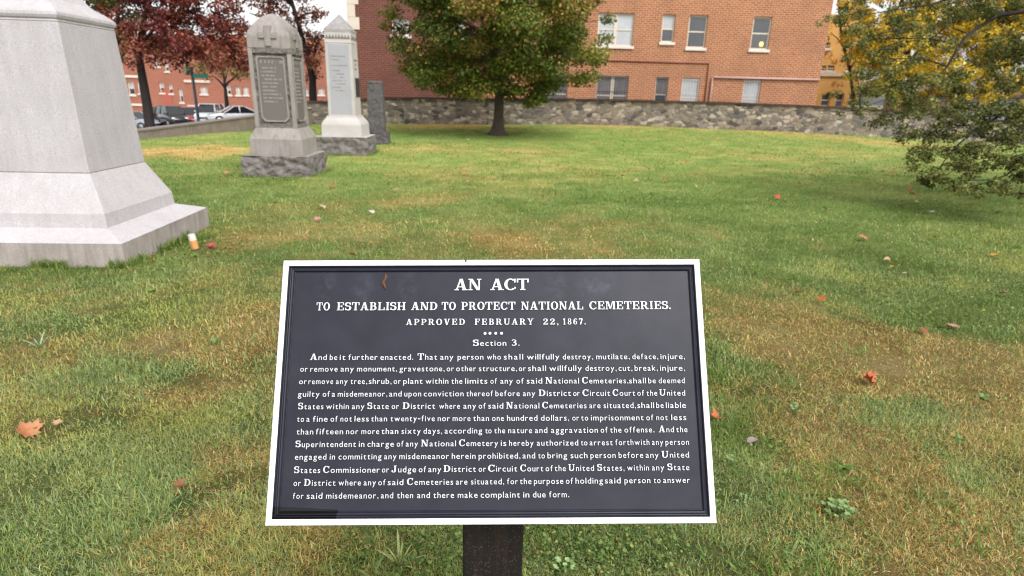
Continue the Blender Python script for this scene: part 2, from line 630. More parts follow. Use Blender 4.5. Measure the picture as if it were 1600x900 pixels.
def street_z(x):
    return max(-2.2, min(-.9, -1.25 + .084 * (x + 23)))


gnd = MB().add([(-700, -300, -2.4), (700, -300, -2.4), (700, 1100, -2.4), (-700, 1100, -2.4)], [(0, 1, 2, 3)])
tag(gnd.build('ground', mat_plain('bare_earth', lin(120, 112, 92), 0.9, 0.2, 0.3)), kind='structure')
strt = MB()
xs_ = [-140, -34.3, -18.8, -10.9]
strt.add([(x, y, street_z(x)) for y in (5, 62) for x in xs_], [(i, i + 1, i + 5, i + 4) for i in range(3)])
tag(strt.build('street', M_asphalt), kind='structure')
pv = MB()
pv.add([(x, y, street_z(x) + .13) for y in (58, 65.9) for x in xs_] + [(x, 58, street_z(x) - .05) for x in xs_], [(i, i + 1, i + 5, i + 4) for i in range(3)] + [(8 + i, 9 + i, i + 1, i) for i in range(3)])
tag(pv.build('pavement', M_pave), kind='structure')
pv = MB()
pv.box(-13.4, -10.95, 29.5, 33.5, -2.3, 0.16)
tag(pv.build('pale_ledge_stand_in', M_pave, bevel=0.03), kind='structure')  # pale block standing in for an unclear pale shape beyond the low wall


# ---- blades of grass
def blades(N, x, y, h, wd, lean, bend, seed, colr):
    rg = np.random.default_rng(seed)
    z = lawn_z(x, y) - 0.004
    yaw = rg.uniform(0, 2 * np.pi, N)
    d = np.stack([np.cos(yaw), np.sin(yaw), np.zeros(N)], -1)
    tw = yaw + rg.uniform(0.9, 2.2, N)
    s = np.stack([np.cos(tw), np.sin(tw), np.zeros(N)], -1) * (wd / 2)[:, None]
    up = np.array([0, 0, 1.0])
    p0 = np.stack([x, y, z], -1)
    p1 = p0 + up * (h * .55 * np.cos(lean))[:, None] + d * (h * .55 * np.sin(lean))[:, None]
    l2 = lean + bend
    p2 = p1 + up * (h * .45 * np.cos(l2))[:, None] + d * (h * .45 * np.sin(l2))[:, None]
    p2[:, 2] = np.maximum(p2[:, 2], z + 0.008)
    V = np.stack([p0 - s, p0 + s, p1 - s * .85, p1 + s * .85, p2], 1)
    b = (np.arange(N) * 5)[:, None]
    L = np.concatenate([b + np.array([0, 1, 3, 2]), b + np.array([2, 3, 4])], 1).ravel()
    T = np.tile([4, 3], N)
    return V.reshape(-1, 3), L, T, np.repeat(colr, 2, 0)


def scatter(N, y0, y1, seed, spread=1.3):
    rg = np.random.default_rng(seed)
    y = np.sqrt(rg.uniform(y0 * y0, y1 * y1, N))
    x = rg.uniform(-1, 1, N) * (spread * y + 0.7)
    ok = x > curb_x(y) + 0.1
    return x[ok], y[ok], rg


def blade_color(x, y, rg, farmix):
    n = len(x)
    d = dryness(x, y)
    isdry = rg.uniform(0, 1, n) < np.clip(d * .9 + 0.04, 0.11, 0.8)
    hue = np.clip(fbm(x, y, 0.9, 3, 91) * 2.4 - .7 + rg.normal(0, .2, n), 0, 1)
    g = pal(GREEN_NEAR, hue) * (1 - farmix)[:, None] + pal(GREEN_FAR, hue) * farmix[:, None]
    s = pal(STRAW, rg.uniform(0, 1, n))
    c = np.where(isdry[:, None], s, g)
    br = .72 + .6 * fbm(x, y, 3.3, 3, 41)
    return c * ((rg.uniform(.72, 1.22, n) + .08 * farmix) * br)[:, None], isdry


def grass_zone(N, y0, y1, hm, wm, seed, f0=.01, f1=.01, flat=False):
    x, y, rg = scatter(N, y0, y1, seed)
    keep = rg.uniform(0, 1, len(x)) < np.clip((y - y0) / f0, 0, 1) * np.clip((y1 - y) / f1, 0, 1)   # zones fade into each other
    keep &= rg.uniform(0, 1, len(x)) < np.clip((fbm(x, y, 4.5, 3, 13) - .22) * 5, .25, 1)      # thin spots
    x, y = x[keep], y[keep]
    n = len(x)
    far = np.clip((y - 3) / 9, 0, 1)
    colr, dry = blade_color(x, y, rg, far)
    lush = fbm(x, y, 1.6, 3, 57)
    if flat: dry |= rg.uniform(0, 1, n) < .6
    h = hm * rg.gamma(6, 1 / 6, n) * (0.65 + 0.75 * lush) * np.where(dry, .8, 1)
    wd = wm * rg.uniform(.6, 1.4, n)
    lean = np.where(dry, rg.uniform(.6, 1.5, n), rg.uniform(.15, 1.4, n))
    if flat: lean = rg.uniform(1.2, 1.5, n)
    bend = rg.uniform(-.9, 1.4, n)
    return blades(n, x, y, h, wd, lean, bend, seed + 1, colr)


def merge(parts):
    V, L, T, C, b = [], [], [], [], 0
    for v, l, t, c in parts:
        V.append(v); L.append(l + b); T.append(t); C.append(c); b += len(v)
    return np.concatenate(V), np.concatenate(L), np.concatenate(T), np.concatenate(C)


def grass_edges():
    """the mower leaves longer blades along the stone bases and the post"""
    rg = np.random.default_rng(66)
    X, Y = [], []
    for cx, cy, h_, rz, n in ((-4.638, 6.199, .95, 3.78, 4200), (-4.64, 12.154, .68, 2.4, 900), (-4.53, 16.263, .69, 2.1, 700), (-4.33, 19.62, .38, 2, 250), (-.05, 1.047, .085, 0, 260)):
        t_ = rg.uniform(-1, 1, n); s_ = rg.integers(0, 4, n); o_ = h_ + np.abs(rg.normal(0, .025, n))
        a = np.where(s_ == 0, t_ * h_, np.where(s_ == 1, t_ * h_, np.where(s_ == 2, o_, -o_)))
        b_ = np.where(s_ == 0, -o_, np.where(s_ == 1, o_, t_ * h_))
        c_, q = math.cos(R(rz)), math.sin(R(rz))
        ok = fbm(cx + a, cy + b_, 3.0, 2, 8) > .42
        X.append((cx + a * c_ - b_ * q)[ok]); Y.append((cy + a * q + b_ * c_)[ok])
    x, y = np.concatenate(X), np.concatenate(Y)
    n = len(x)
    colr = pal([(0, (78, 104, 42)), (.6, (112, 138, 60)), (1, (150, 158, 84))], rg.uniform(0, 1, n))
    return blades(n, x, y, rg.uniform(.05, .15, n), rg.uniform(.004, .009, n), rg.uniform(.05, .7, n), rg.uniform(.2, 1, n), 67, colr)


def grass_tufts():
    """coarser, longer tufts among the fine turf"""
    rg = np.random.default_rng(71)
    cx, cy, _ = scatter(1300, 1.25, 11, 72)
    k_ = fbm(cx, cy, .9, 2, 73) > .45
    cx, cy = cx[k_], cy[k_]
    i = np.repeat(np.arange(len(cx)), 26)
    r_ = rg.uniform(.03, .13, len(cx))
    n = len(i)
    x, y = cx[i] + rg.normal(0, 1, n) * r_[i], cy[i] + rg.normal(0, .8, n) * r_[i]
    hue = rg.uniform(0, 1, len(cx))[i]
    colr = pal([(0, (78, 110, 36)), (.4, (104, 138, 48)), (.7, (132, 156, 100)), (1, (158, 160, 84))], np.clip(hue + rg.normal(0, .1, n), 0, 1))
    sz = rg.uniform(.7, 1.25, len(cx))[i]
    return blades(n, x, y, .062 * sz * rg.uniform(.5, 1.3, n), .0062 * sz * rg.uniform(.6, 1.3, n), rg.uniform(.3, 1.35, n), rg.uniform(0, 1, n), 74, colr)


# mown turf: short dense blades near, larger tufts farther off
v, l, t, c = merge([grass_zone(560000, 1.15, 3.6, .031, .0029, 11, .01, 1.2), grass_zone(200000, 1.15, 3.6, .038, .0024, 15, .01, 1.0, True), grass_zone(540000, 2.4, 7.5, .034, .0042, 12, 1.2, 2.5),
                    grass_zone(400000, 5, 16, .042, .008, 13, 2.5, 6), grass_zone(190000, 10, 30.9, .042, .017, 14, 6, .01), grass_edges(), grass_tufts()])
tag(np_mesh('grass', v, l, t, c, M_blade), 'mown lawn of green and straw coloured blades', 'grass', kind='stuff')


def leaf_discs(P, Nrm, size, colr, seed, aspect=0.8, k=6, cup=0.15):
    """small k-sided leaves, one n-gon each; P centre, Nrm normal"""
    rg = np.random.default_rng(seed)
    n = len(P)
    a = rg.normal(size=(n, 3))
    a -= Nrm * (a * Nrm).sum(1)[:, None]
    a /= np.linalg.norm(a, axis=1)[:, None]
    b = np.cross(Nrm, a)
    th = np.arange(k) / k * 2 * np.pi
    V = P[:, None] + (a[:, None] * np.cos(th)[None, :, None] + b[:, None] * (aspect * np.sin(th))[None, :, None]) * size[:, None, None] * .5
    V += Nrm[:, None] * (size[:, None] * cup * (np.cos(th) ** 2)[None])[:, :, None]
    L = np.arange(n * k)
    return V.reshape(-1, 3), L, np.full(n, k), colr


def clover():
    """low round-leaved weeds that fill the turf under the sign and in spots"""
    rg = np.random.default_rng(5)
    spots = [(870, 870, .30, 900), (950, 880, .28, 700), (640, 850, .28, 600), (690, 880, .15, 300), (1000, 860, .2, 300), (560, 870, .25, 200), (20, 520, .35, 260), (90, 560, .2, 80), (320, 530, .25, 60),
             (1190, 700, .10, 40), (1220, 690, .12, 50), (1150, 740, .08, 40), (1240, 640, .12, 50), (1400, 640, .2, 90), (1380, 690, .15, 60), (1440, 780, .1, 40),
             (1470, 830, .12, 50), (1560, 460, .7, 350), (1480, 430, .6, 200), (1370, 455, .5, 250), (1450, 490, .4, 200), (980, 310, 1.0, 250), (380, 380, .3, 90), (310, 400, .3, 160), (250, 390, .3, 110), (335, 380, .25, 90)]
    P, N_, S_, C_ = [], [], [], []
    for px, py, r_, n in spots:
        c0 = onz(px, py)
        x, y = c0[0] + rg.normal(0, r_ * .6, n), c0[1] + rg.normal(0, r_ * .6, n)
        big = np.clip(c0[1] / 4, .8, 2.0)
        z = lawn_z(x, y) + rg.uniform(.015, .05, n)
        P.append(np.stack([x, y, z], -1))
        nn = rg.normal(0, .45, (n, 3)); nn[:, 2] = 1
        N_.append(nn / np.linalg.norm(nn, axis=1)[:, None])
        S_.append(rg.uniform(.009, .022, n) * big)
        C_.append(pal([(0, (54, 80, 36)), (.4, (86, 114, 52)), (.8, (118, 140, 76)), (1, (156, 154, 88))], rg.uniform(0, 1, n)))
    n = 9000                                     # and thinly everywhere near
    x, y, _ = scatter(n, 1.2, 6, 8)
    n = len(x)
    P.append(np.stack([x, y, lawn_z(x, y) + rg.uniform(.012, .035, n)], -1))
    nn = rg.normal(0, .5, (n, 3)); nn[:, 2] = 1
    N_.append(nn / np.linalg.norm(nn, axis=1)[:, None])
    S_.append(rg.uniform(.008, .02, n))
    C_.append(pal([(0, (80, 106, 44)), (.5, (108, 134, 60)), (1, (140, 156, 84))], rg.uniform(0, 1, n)))
    P, N_, S_, C_ = map(np.concatenate, (P, N_, S_, C_))
    tag(np_mesh('clover', *leaf_discs(P, N_, S_, C_, 4), M_blade), 'small round leaved weeds creeping through the turf', 'clover', kind='stuff')


clover()
# ------------------------------------------------------------------ the cast sign
def m_black_paint():
    k = NT('black_gloss_paint')
    c = k.coord()
    f = k.noise(c, 16, 4, 0.6)
    base = k.ramp(f, [(0.3, (0.014, 0.0145, 0.023)), (0.7, (0.022, 0.0225, 0.034))])
    # chalky bird smears near the top edge
    for (cx, cy, r_) in ((-.335, .205, .028), (-.26, .195, .03), (.13, .205, .03), (.20, .2, .03), (.235, .205, .022), (-.17, .2, .03)):
        vm = k.n('ShaderNodeVectorMath', operation='DISTANCE')
        mp = k.n('ShaderNodeMapping')
        mp.inputs['Scale'].default_value = (1, .7, 0)
        k.l(c, mp.inputs['Vector'])
        k.l(mp.outputs[0], vm.inputs[0])
        vm.inputs[1].default_value = (cx, cy * .7, 0)
        g = k.ramp(vm.outputs['Value'], [(0.0, 1.0), (r_, 0.0)])
        g = k.mix(1.0, g, k.ramp(k.noise(c, 45, 4, .7), [(0.42, 0.0), (0.75, 0.13)]), 'MULTIPLY')
        base = k.mix(g, base, lin(150, 155, 170))
    fl = k.n('ShaderNodeTexVoronoi', feature='F1')
    fl.inputs['Scale'].default_value = 60
    k.l(c, fl.inputs['Vector'])
    base = k.mix(k.ramp(fl.outputs['Distance'], [(0.05, 0.5), (0.075, 0.0)]), base, (0.006, 0.006, 0.007))
    # damp patch left in the lower left corner of the tray
    sx = k.n('ShaderNodeSeparateXYZ')
    k.l(c, sx.inputs[0])
    wob = k.noise(c, 30, 3)
    ax = k.n('ShaderNodeMath', operation='MULTIPLY_ADD')
    k.l(wob, ax.inputs[0]); ax.inputs[1].default_value = .03; k.l(sx.outputs[0], ax.inputs[2])
    ay = k.n('ShaderNodeMath', operation='MULTIPLY_ADD')
    k.l(sx.outputs[0], ay.inputs[0]); ay.inputs[1].default_value = .05; k.l(sx.outputs[1], ay.inputs[2])
    mx_ = k.n('ShaderNodeMath', operation='LESS_THAN'); k.l(ax.outputs[0], mx_.inputs[0]); mx_.inputs[1].default_value = -.275
    my_ = k.n('ShaderNodeMath', operation='LESS_THAN'); k.l(ay.outputs[0], my_.inputs[0]); my_.inputs[1].default_value = -.243
    mm = k.n('ShaderNodeMath', operation='MULTIPLY'); k.l(mx_.outputs[0], mm.inputs[0]); k.l(my_.outputs[0], mm.inputs[1])
    base = k.mix(mm.outputs[0], base, (.006, .006, .008))
    rg = k.mix(mm.outputs[0], k.ramp(k.noise(c, 5, 3), [(0.3, 0.36), (0.7, 0.48)]), .14)
    return k.done(k.bsdf(base, rg, k.bump(k.mix(0.5, k.noise(c, 260, 2), k.noise(c, 60, 3)), 0.16, 0.001), 0, 0.26))


def m_white_paint():
    k = NT('chipped_white_paint')
    c = k.coord()
    v = k.n('ShaderNodeTexVoronoi', feature='F1')
    v.inputs['Scale'].default_value = 38
    k.l(c, v.inputs['Vector'])
    sp = k.n('ShaderNodeSeparateColor')
    k.l(v.outputs['Color'], sp.inputs[0])
    th = k.n('ShaderNodeMath', operation='MULTIPLY')
    k.l(k.ramp(sp.outputs[0], [(0.45, 0.0), (1.0, 1.0)]), th.inputs[0])
    th.inputs[1].default_value = 0.17
    lt = k.n('ShaderNodeMath', operation='LESS_THAN')
    k.l(v.outputs['Distance'], lt.inputs[0])
    k.l(th.outputs[0], lt.inputs[1])
    base = k.ramp(k.noise(c, 30, 3), [(0.3, (0.76, 0.76, 0.78)), (0.7, (0.85, 0.85, 0.86))])
    base = k.mix(lt.outputs[0], base, (0.03, 0.03, 0.035))
    return k.done(k.bsdf(base, 0.45, k.bump(k.noise(c, 120, 3), 0.15, 0.001)))


def m_post():
    k = NT('tarred_timber')
    c = k.coord()
    mp = k.n('ShaderNodeMapping')
    mp.inputs['Scale'].default_value = (1, 1, .08)
    k.l(c, mp.inputs['Vector'])
    f = k.noise(mp.outputs[0], 60, 5, .65)
    base = k.ramp(f, [(.35, (.006, .005, .0045)), (.55, (.013, .009, .007)), (.75, (.035, .018, .009))])
    sp = k.noise(c, 220, 2, .7)
    base = k.mix(k.ramp(sp, [(.6, 0.0), (.7, .6)]), base, (.12, .105, .09))
    return k.done(k.bsdf(base, .7, k.bump(k.mix(.5, f, sp), .5, .003), 0, .35))


M_black, M_wpaint, M_post = m_black_paint(), m_white_paint(), m_post()
M_letter = mat_plain('letter_white_paint', (0.56, 0.56, 0.59), 0.45, 0.05, 40)
SIGN_W, SIGN_H = 0.85, 0.512
SIGN_M = (Matrix.Translation((-.035, 1.041, 1.103)) @ Matrix.Rotation(R(.81), 4, 'Z') @ Matrix.Rotation(R(-1.543), 4, 'Y') @ Matrix.Rotation(R(60.974), 4, 'X'))

sign = thing('memorial_sign', 'black cast metal sign with white border and raised white lettering on a dark post', 'sign', (-.035, 1.06, 0))


def sign_part(mb, name, mats, parent=None, bevel=0.0):
    o = mb.build(name, mats, None, (0, 0, 0), bevel)
    if parent is None:
        o.parent = sign
        o.matrix_local = Matrix.Translation(Vector((.035, -1.06, 0))) @ SIGN_M
    else:
        o.parent = parent
    return o


def rect_profile(prof):
    """rings of a rectangle, each inset by d from the outer edge and at height z"""
    mb = MB()
    return mb.rings([((SIGN_W / 2 - d, SIGN_H / 2 - d), z) for d, z in prof], 0, False)


b = rect_profile([(.0115, -.014), (0, -.014), (.0, -.0022), (.0007, -.0007), (.0022, 0), (.0098, 0), (.0112, -.0008), (.0117, -.0028)])
border = None
p = rect_profile([(.0118, -.013), (.0118, -.0012), (.0126, -.0014), (.0148, -.0058), (.0160, -.0062), (.0172, -.0046), (.0190, -.0036), (.0208, -.0042), (.0222, -.0062), (.0229, -.0079),
                  (.0236, -.0082), (.0244, -.0072), (.0254, -.0070)])
n = len(p.v)
p.f.append((n - 4, n - 3, n - 2, n - 1)); p.mi.append(0); p.sm.append(False)
p.f.append((3, 2, 1, 0)); p.mi.append(0); p.sm.append(False)
plaque = sign_part(p, 'plaque', M_black)
border = sign_part(b, 'border', M_wpaint, plaque)

# ---- lettering. Lower case from the built-in typeface; capitals are slab-serif shapes drawn here
LET_Z0, LET_Z1 = -.0071, -.0042


def seg_poly(x0, y0, x1, y1, wd):
    return [(x0 - wd / 2, y0), (x0 + wd / 2, y0), (x1 + wd / 2, y1), (x1 - wd / 2, y1)]


def bar(x0, x1, y, t):
    return [(x0, y - t / 2), (x1, y - t / 2), (x1, y + t / 2), (x0, y + t / 2)]


def arc(cx, cy, rx, ry, a0, a1, tv, th, n=14):
    """band along an ellipse; tv its width at the sides, th at top and bottom"""
    out, inn = [], []
    for i in range(n + 1):
        a = R(a0 + (a1 - a0) * i / n)
        out.append((cx + rx * math.cos(a), cy + ry * math.sin(a)))
        inn.append((cx + (rx - tv) * math.cos(a), cy + (ry - th) * math.sin(a)))
    return [[out[i], out[i + 1], inn[i + 1], inn[i]] if a1 > a0 else [out[i + 1], out[i], inn[i], inn[i + 1]] for i in range(n)]


def spine(pts, wds):
    q = []
    P = [Vector((a, b_)) for a, b_ in pts]
    L_, R_ = [], []
    for i, c in enumerate(P):
        d = (P[min(i + 1, len(P) - 1)] - P[max(i - 1, 0)]).normalized()
        nn = Vector((-d.y, d.x)) * wds[i] / 2
        L_.append(c + nn); R_.append(c - nn)
    for i in range(len(P) - 1):
        q.append([tuple(R_[i]), tuple(R_[i + 1]), tuple(L_[i + 1]), tuple(L_[i])])
    return q


T, t, sv = .185, .085, .088          # stem, hairline, serif


def stem(x, y0=0, y1=1, wd=T, foot=True, head=True, o=.085):
    q = [seg_poly(x, y0, x, y1, wd)]
    if foot: q.append(bar(x - wd / 2 - o, x + wd / 2 + o, y0 + sv / 2, sv))
    if head: q.append(bar(x - wd / 2 - o, x + wd / 2 + o, y1 - sv / 2, sv))
    return q


def s_curve(w_=.62):
    pts, wd = [], []
    cx = w_ / 2
    for i in range(13):
        a = R(25 + (270 - 25) * i / 12)
        pts.append((cx + (w_ / 2 - .06) * math.cos(a), .745 + .205 * math.sin(a))); wd.append(.10 + .10 * abs(math.cos(a)) * (1 if i > 3 else .4))
    for i in range(1, 13):
        a = R(90 - (245) * i / 12)
        pts.append((cx + (w_ / 2 - .05) * math.cos(a), .28 + .26 * math.sin(a) * (.9 if a < 0 else 1))); wd.append(.10 + .11 * abs(math.cos(a)) * (1 if i < 9 else .4))
    q = spine(pts, wd)
    q += [seg_poly(w_ - .09, .66, w_ - .05, .97, .09), seg_poly(.05, .03, .09, .34, .09)]
    return q


def cap_glyph(ch):
    """list of polygons and advance width, cap height 1"""
    if ch == 'A':
        return [seg_poly(.14, 0, .42, 1, .11), seg_poly(.70, 0, .45, 1, .22), bar(.22, .66, .30, t), bar(0, .30, sv / 2, sv), bar(.52, .90, sv / 2, sv)], .90
    if ch == 'B':
        return stem(.20) + [bar(.2, .42, .955, t), bar(.2, .44, .53, t), bar(.2, .44, .045, t)] + arc(.40, .755, .29, .245, -90, 90, .18, t) + arc(.42, .29, .33, .29, -90, 90, .20, t), .78
    if ch == 'C':
        return arc(.42, .5, .42, .52, 48, 312, .21, .10, 20) + [seg_poly(.70, .66, .72, 1.0, .10), seg_poly(.72, .12, .72, .28, .09)], .80
    if ch == 'D':
        return stem(.20) + [bar(.2, .40, .955, t), bar(.2, .40, .045, t)] + arc(.38, .5, .46, .5, -90, 90, .21, t, 18), .86
    if ch in 'EF':
        q = stem(.20) + [bar(.2, .68, .955, t), seg_poly(.68, .68, .68, 1, .10), bar(.3, .52, .52, t), seg_poly(.53, .38, .53, .66, .09)]
        if ch == 'E': q += [bar(.2, .72, .045, t), seg_poly(.70, 0, .70, .33, .10)]
        return q, .78
    if ch == 'H':
        return stem(.20) + stem(.72) + [bar(.2, .72, .5, t)], .94
    if ch == 'I':
        return stem(.20), .40
    if ch == 'J':
        return stem(.46, .22, 1, T, False, True) + arc(.28, .24, .28, .26, 190, 360, .19, .10) + arc(.12, .24, .1, .1, 0, 360, .09, .09, 8), .68
    if ch == 'L':
        return stem(.20) + [bar(.2, .70, .045, t), seg_poly(.69, 0, .69, .36, .10)], .76
    if ch == 'M':
        return stem(.14, wd=.10, o=.09) + stem(.90, wd=.20, o=.06) + [seg_poly(.24, 1, .52, .08, .19), seg_poly(.78, 1, .53, .08, .10)], 1.06
    if ch == 'N':
        return stem(.16, wd=.10, o=.10) + stem(.76, wd=.10, foot=False, o=.10) + [seg_poly(.20, 1, .70, 0, .22)], .92
    if ch == 'O':
        return arc(.42, .5, .42, .52, 0, 360, .21, .095, 30), .84
    if ch == 'P':
        return stem(.20) + [bar(.2, .44, .955, t), bar(.2, .44, .44, t)] + arc(.42, .70, .33, .30, -90, 90, .20, t), .77
    if ch == 'R':
        return stem(.20) + [bar(.2, .44, .955, t), bar(.2, .46, .48, t)] + arc(.42, .72, .32, .28, -90, 90, .20, t) + [seg_poly(.70, 0, .50, .48, .20), bar(.62, .90, sv / 2, sv)], .90
    if ch == 'S':
        return s_curve(), .64
    if ch == 'T':
        return stem(.40, head=False) + [bar(.02, .78, .955, t), seg_poly(.05, .66, .05, 1, .10), seg_poly(.75, .66, .75, 1, .10)], .80
    if ch == 'U':
        return stem(.20, .3, 1, T, False) + stem(.74, .3, 1, .10, False, True, .10) + arc(.445, .32, .345, .34, 180, 360, .19, .10), .90
    if ch == 'V':
        return [seg_poly(.20, 1, .44, 0, .22), seg_poly(.72, 1, .48, 0, .11), bar(0, .40, 1 - sv / 2, sv), bar(.58, .90, 1 - sv / 2, sv)], .90
    if ch == 'Y':
        return stem(.44, 0, .46, T, True, False) + [seg_poly(.18, 1, .43, .42, .21), seg_poly(.72, 1, .47, .42, .11), bar(0, .36, 1 - sv / 2, sv), bar(.58, .88, 1 - sv / 2, sv)], .88
    if ch == '1':
        return stem(.28, 0, 1, T, True, False) + [seg_poly(.10, .76, .24, 1, .11)], .52
    if ch == '2':
        return spine([(.10, .72), (.14, .88), (.30, .95), (.47, .90), (.52, .74), (.44, .55), (.25, .34), (.10, .10)], [.14, .11, .10, .14, .19, .16, .11, .10]) + [bar(.05, .60, .08, .15), seg_poly(.58, .02, .60, .30, .08)] + arc(.13, .72, .09, .09, 0, 360, .085, .085, 8), .64
    if ch == '3':
        return spine([(.08, .82), (.18, .94), (.34, .95), (.46, .87), (.47, .70), (.38, .58), (.24, .54)], [.14, .1, .1, .15, .19, .13, .09]) + spine([(.24, .53), (.42, .48), (.51, .34), (.50, .18), (.38, .06), (.20, .04), (.07, .16)], [.09, .13, .19, .18, .12, .1, .16]), .60
    if ch == '6':
        return arc(.32, .31, .30, .31, 0, 360, .17, .09, 20) + spine([(.12, .30), (.12, .60), (.22, .84), (.38, .95), (.52, .90), (.54, .80)], [.19, .19, .15, .10, .12, .15]), .64
    if ch == '7':
        return [bar(.03, .60, .92, .16), seg_poly(.06, .68, .05, .98, .08), seg_poly(.26, 0, .52, .86, .20)], .62
    if ch == '8':
        return arc(.32, .74, .26, .26, 0, 360, .15, .085, 18) + arc(.32, .27, .31, .28, 0, 360, .18, .09, 18), .64
    if ch == '.':
        return arc(.11, .09, .105, .105, 0, 360, .10, .10, 10), .22
    if ch == ',':
        return arc(.11, .09, .10, .10, 0, 360, .095, .095, 10) + spine([(.17, .09), (.17, -.04), (.08, -.16)], [.07, .07, .03]), .22
    return [], .4


_font = {}


def low_glyph(ch):
    """outline faces of a built-in typeface letter as flat polygons, x-height about 1"""
    if ch in _font: return _font[ch]
    cu = bpy.data.curves.new('glyph', 'FONT')
    cu.body = ch
    cu.size = 1.0
    cu.offset = 0.002
    cu.resolution_u = 3
    o = bpy.data.objects.new('glyph', cu)
    COL.objects.link(o)
    bpy.context.view_layer.update()
    dg = bpy.context.evaluated_depsgraph_get()
    me = o.evaluated_get(dg).to_mesh()
    vs = [(v.co.x, v.co.y) for v in me.vertices]
    fs = [tuple(p_.vertices) for p_ in me.polygons]
    ed = {}
    for f_ in fs:
        for a, b_ in zip(f_, f_[1:] + f_[:1]):
            ed[(a, b_)] = 1
    rim = [e for e in ed if (e[1], e[0]) not in ed]
    o.evaluated_get(dg).to_mesh_clear()
    bpy.data.objects.remove(o)
    bpy.data.curves.remove(cu)
    xs = [v[0] for v in vs]
    _font[ch] = (vs, fs, rim, min(xs), max(xs))
    return _font[ch]


_xh = None


def add_caps(mb, ch, x, y, sx, sy, dz=0.0, k=[0]):
    polys, adv = cap_glyph(ch)
    for i, q in enumerate(polys):
        z1 = LET_Z1 - 0.00004 * (i % 7) - dz
        n_ = len(q)
        area = sum(q[a][0] * q[(a + 1) % n_][1] - q[(a + 1) % n_][0] * q[a][1] for a in range(n_))
        if area < 0: q = q[::-1]
        vs = [(x + a * sx, y + b_ * sy, z1) for a, b_ in q] + [(x + a * sx, y + b_ * sy, LET_Z0) for a, b_ in q]
        mb.add(vs, [tuple(range(n_))], 0)
        mb.add(vs, [(a, a + n_, (a + 1) % n_ + n_, (a + 1) % n_) for a in range(n_)], 1)


def add_low(mb, ch, x, y, sx, sy):
    vs, fs, rim, x0, x1 = low_glyph(ch)
    top = [(x + (a - x0) * sx, y + b_ * sy, LET_Z1) for a, b_ in vs]
    bot = [(p_[0], p_[1], LET_Z0) for p_ in top]
    mb.add(top, fs, 0)
    mb.add(top + bot, [(a, a + len(vs), b_ + len(vs), b_) for a, b_ in rim], 1)


def set_word(mb, word, x0, x1, y, cap_h, x_h, style='body', sq=1.0, sp=.16):
    """word fitted between x0 and x1 (m): letters keep their size, the gaps are spread"""
    em = x_h / 0.56
    items = []
    for ch in word:
        if style == 'caps' or ch.isupper() or ch.isdigit():
            items.append(('c', ch, cap_glyph(ch)[1] * cap_h * sq))
        elif ch in '.,-':
            items.append(('p', ch, (.24 if ch != '-' else .42) * x_h * 1.15))
        else:
            g = low_glyph(ch)
            items.append(('l', ch, (g[4] - g[3]) * em * .86))
    tot = sum(i[2] for i in items)
    gaps = max(1, len(items) - 1)
    gap = (x1 - x0 - tot) / gaps if len(items) > 1 else 0
    k_ = 1.0
    if len(items) > 1 and gap < .10 * x_h:
        k_ = (x1 - x0 - .10 * x_h * gaps) / tot
        gap = .10 * x_h
    elif len(items) == 1:
        k_ = (x1 - x0) / tot
    elif style == 'caps' and gap > sp * cap_h:
        k_ = min(1.6, (x1 - x0 - sp * cap_h * gaps) / tot)
        gap = (x1 - x0 - tot * k_) / gaps
    elif gap > .27 * x_h:
        k_ = min(1.42, (x1 - x0 - .27 * x_h * gaps) / tot)
        gap = (x1 - x0 - tot * k_) / gaps
    x = x0
    for kind, ch, wd in items:
        if kind == 'c':
            add_caps(mb, ch, x, y, wd / cap_glyph(ch)[1] * k_, cap_h)
        elif kind == 'p':
            if ch == '-':
                q = [(x, y + .42 * x_h), (x + wd * k_, y + .42 * x_h), (x + wd * k_, y + .62 * x_h), (x, y + .62 * x_h)]
                vs = [(a, b_, LET_Z1) for a, b_ in q] + [(a, b_, LET_Z0) for a, b_ in q]
                mb.add(vs, [(0, 1, 2, 3)], 0).add(vs, [(a, a + 4, (a + 1) % 4 + 4, (a + 1) % 4) for a in range(4)], 1)
            else:
                add_caps(mb, ch, x, y, x_h * 1.2, x_h * 1.2)
        else:
            add_low(mb, ch, x, y, em * .86 * k_, em)
        x += wd * k_ + gap


def text_line(words, yl, yr, cap_h, x_h, style='body', sq=1.0, sp=.16):
    mb = MB()
    for wd in words.split('|'):
        s_, a, b_ = wd.split(' ')
        a, b_ = float(a) / 1000, float(b_) / 1000
        xm = (a + b_) / 2
        y = (yl + (yr - yl) * (xm / .76 + .5)) / 1000
        set_word(mb, s_, a, b_, y, cap_h, x_h, style, sq, sp)
    return sign_part(mb, 'text_line', [M_letter, M_black], plaque)


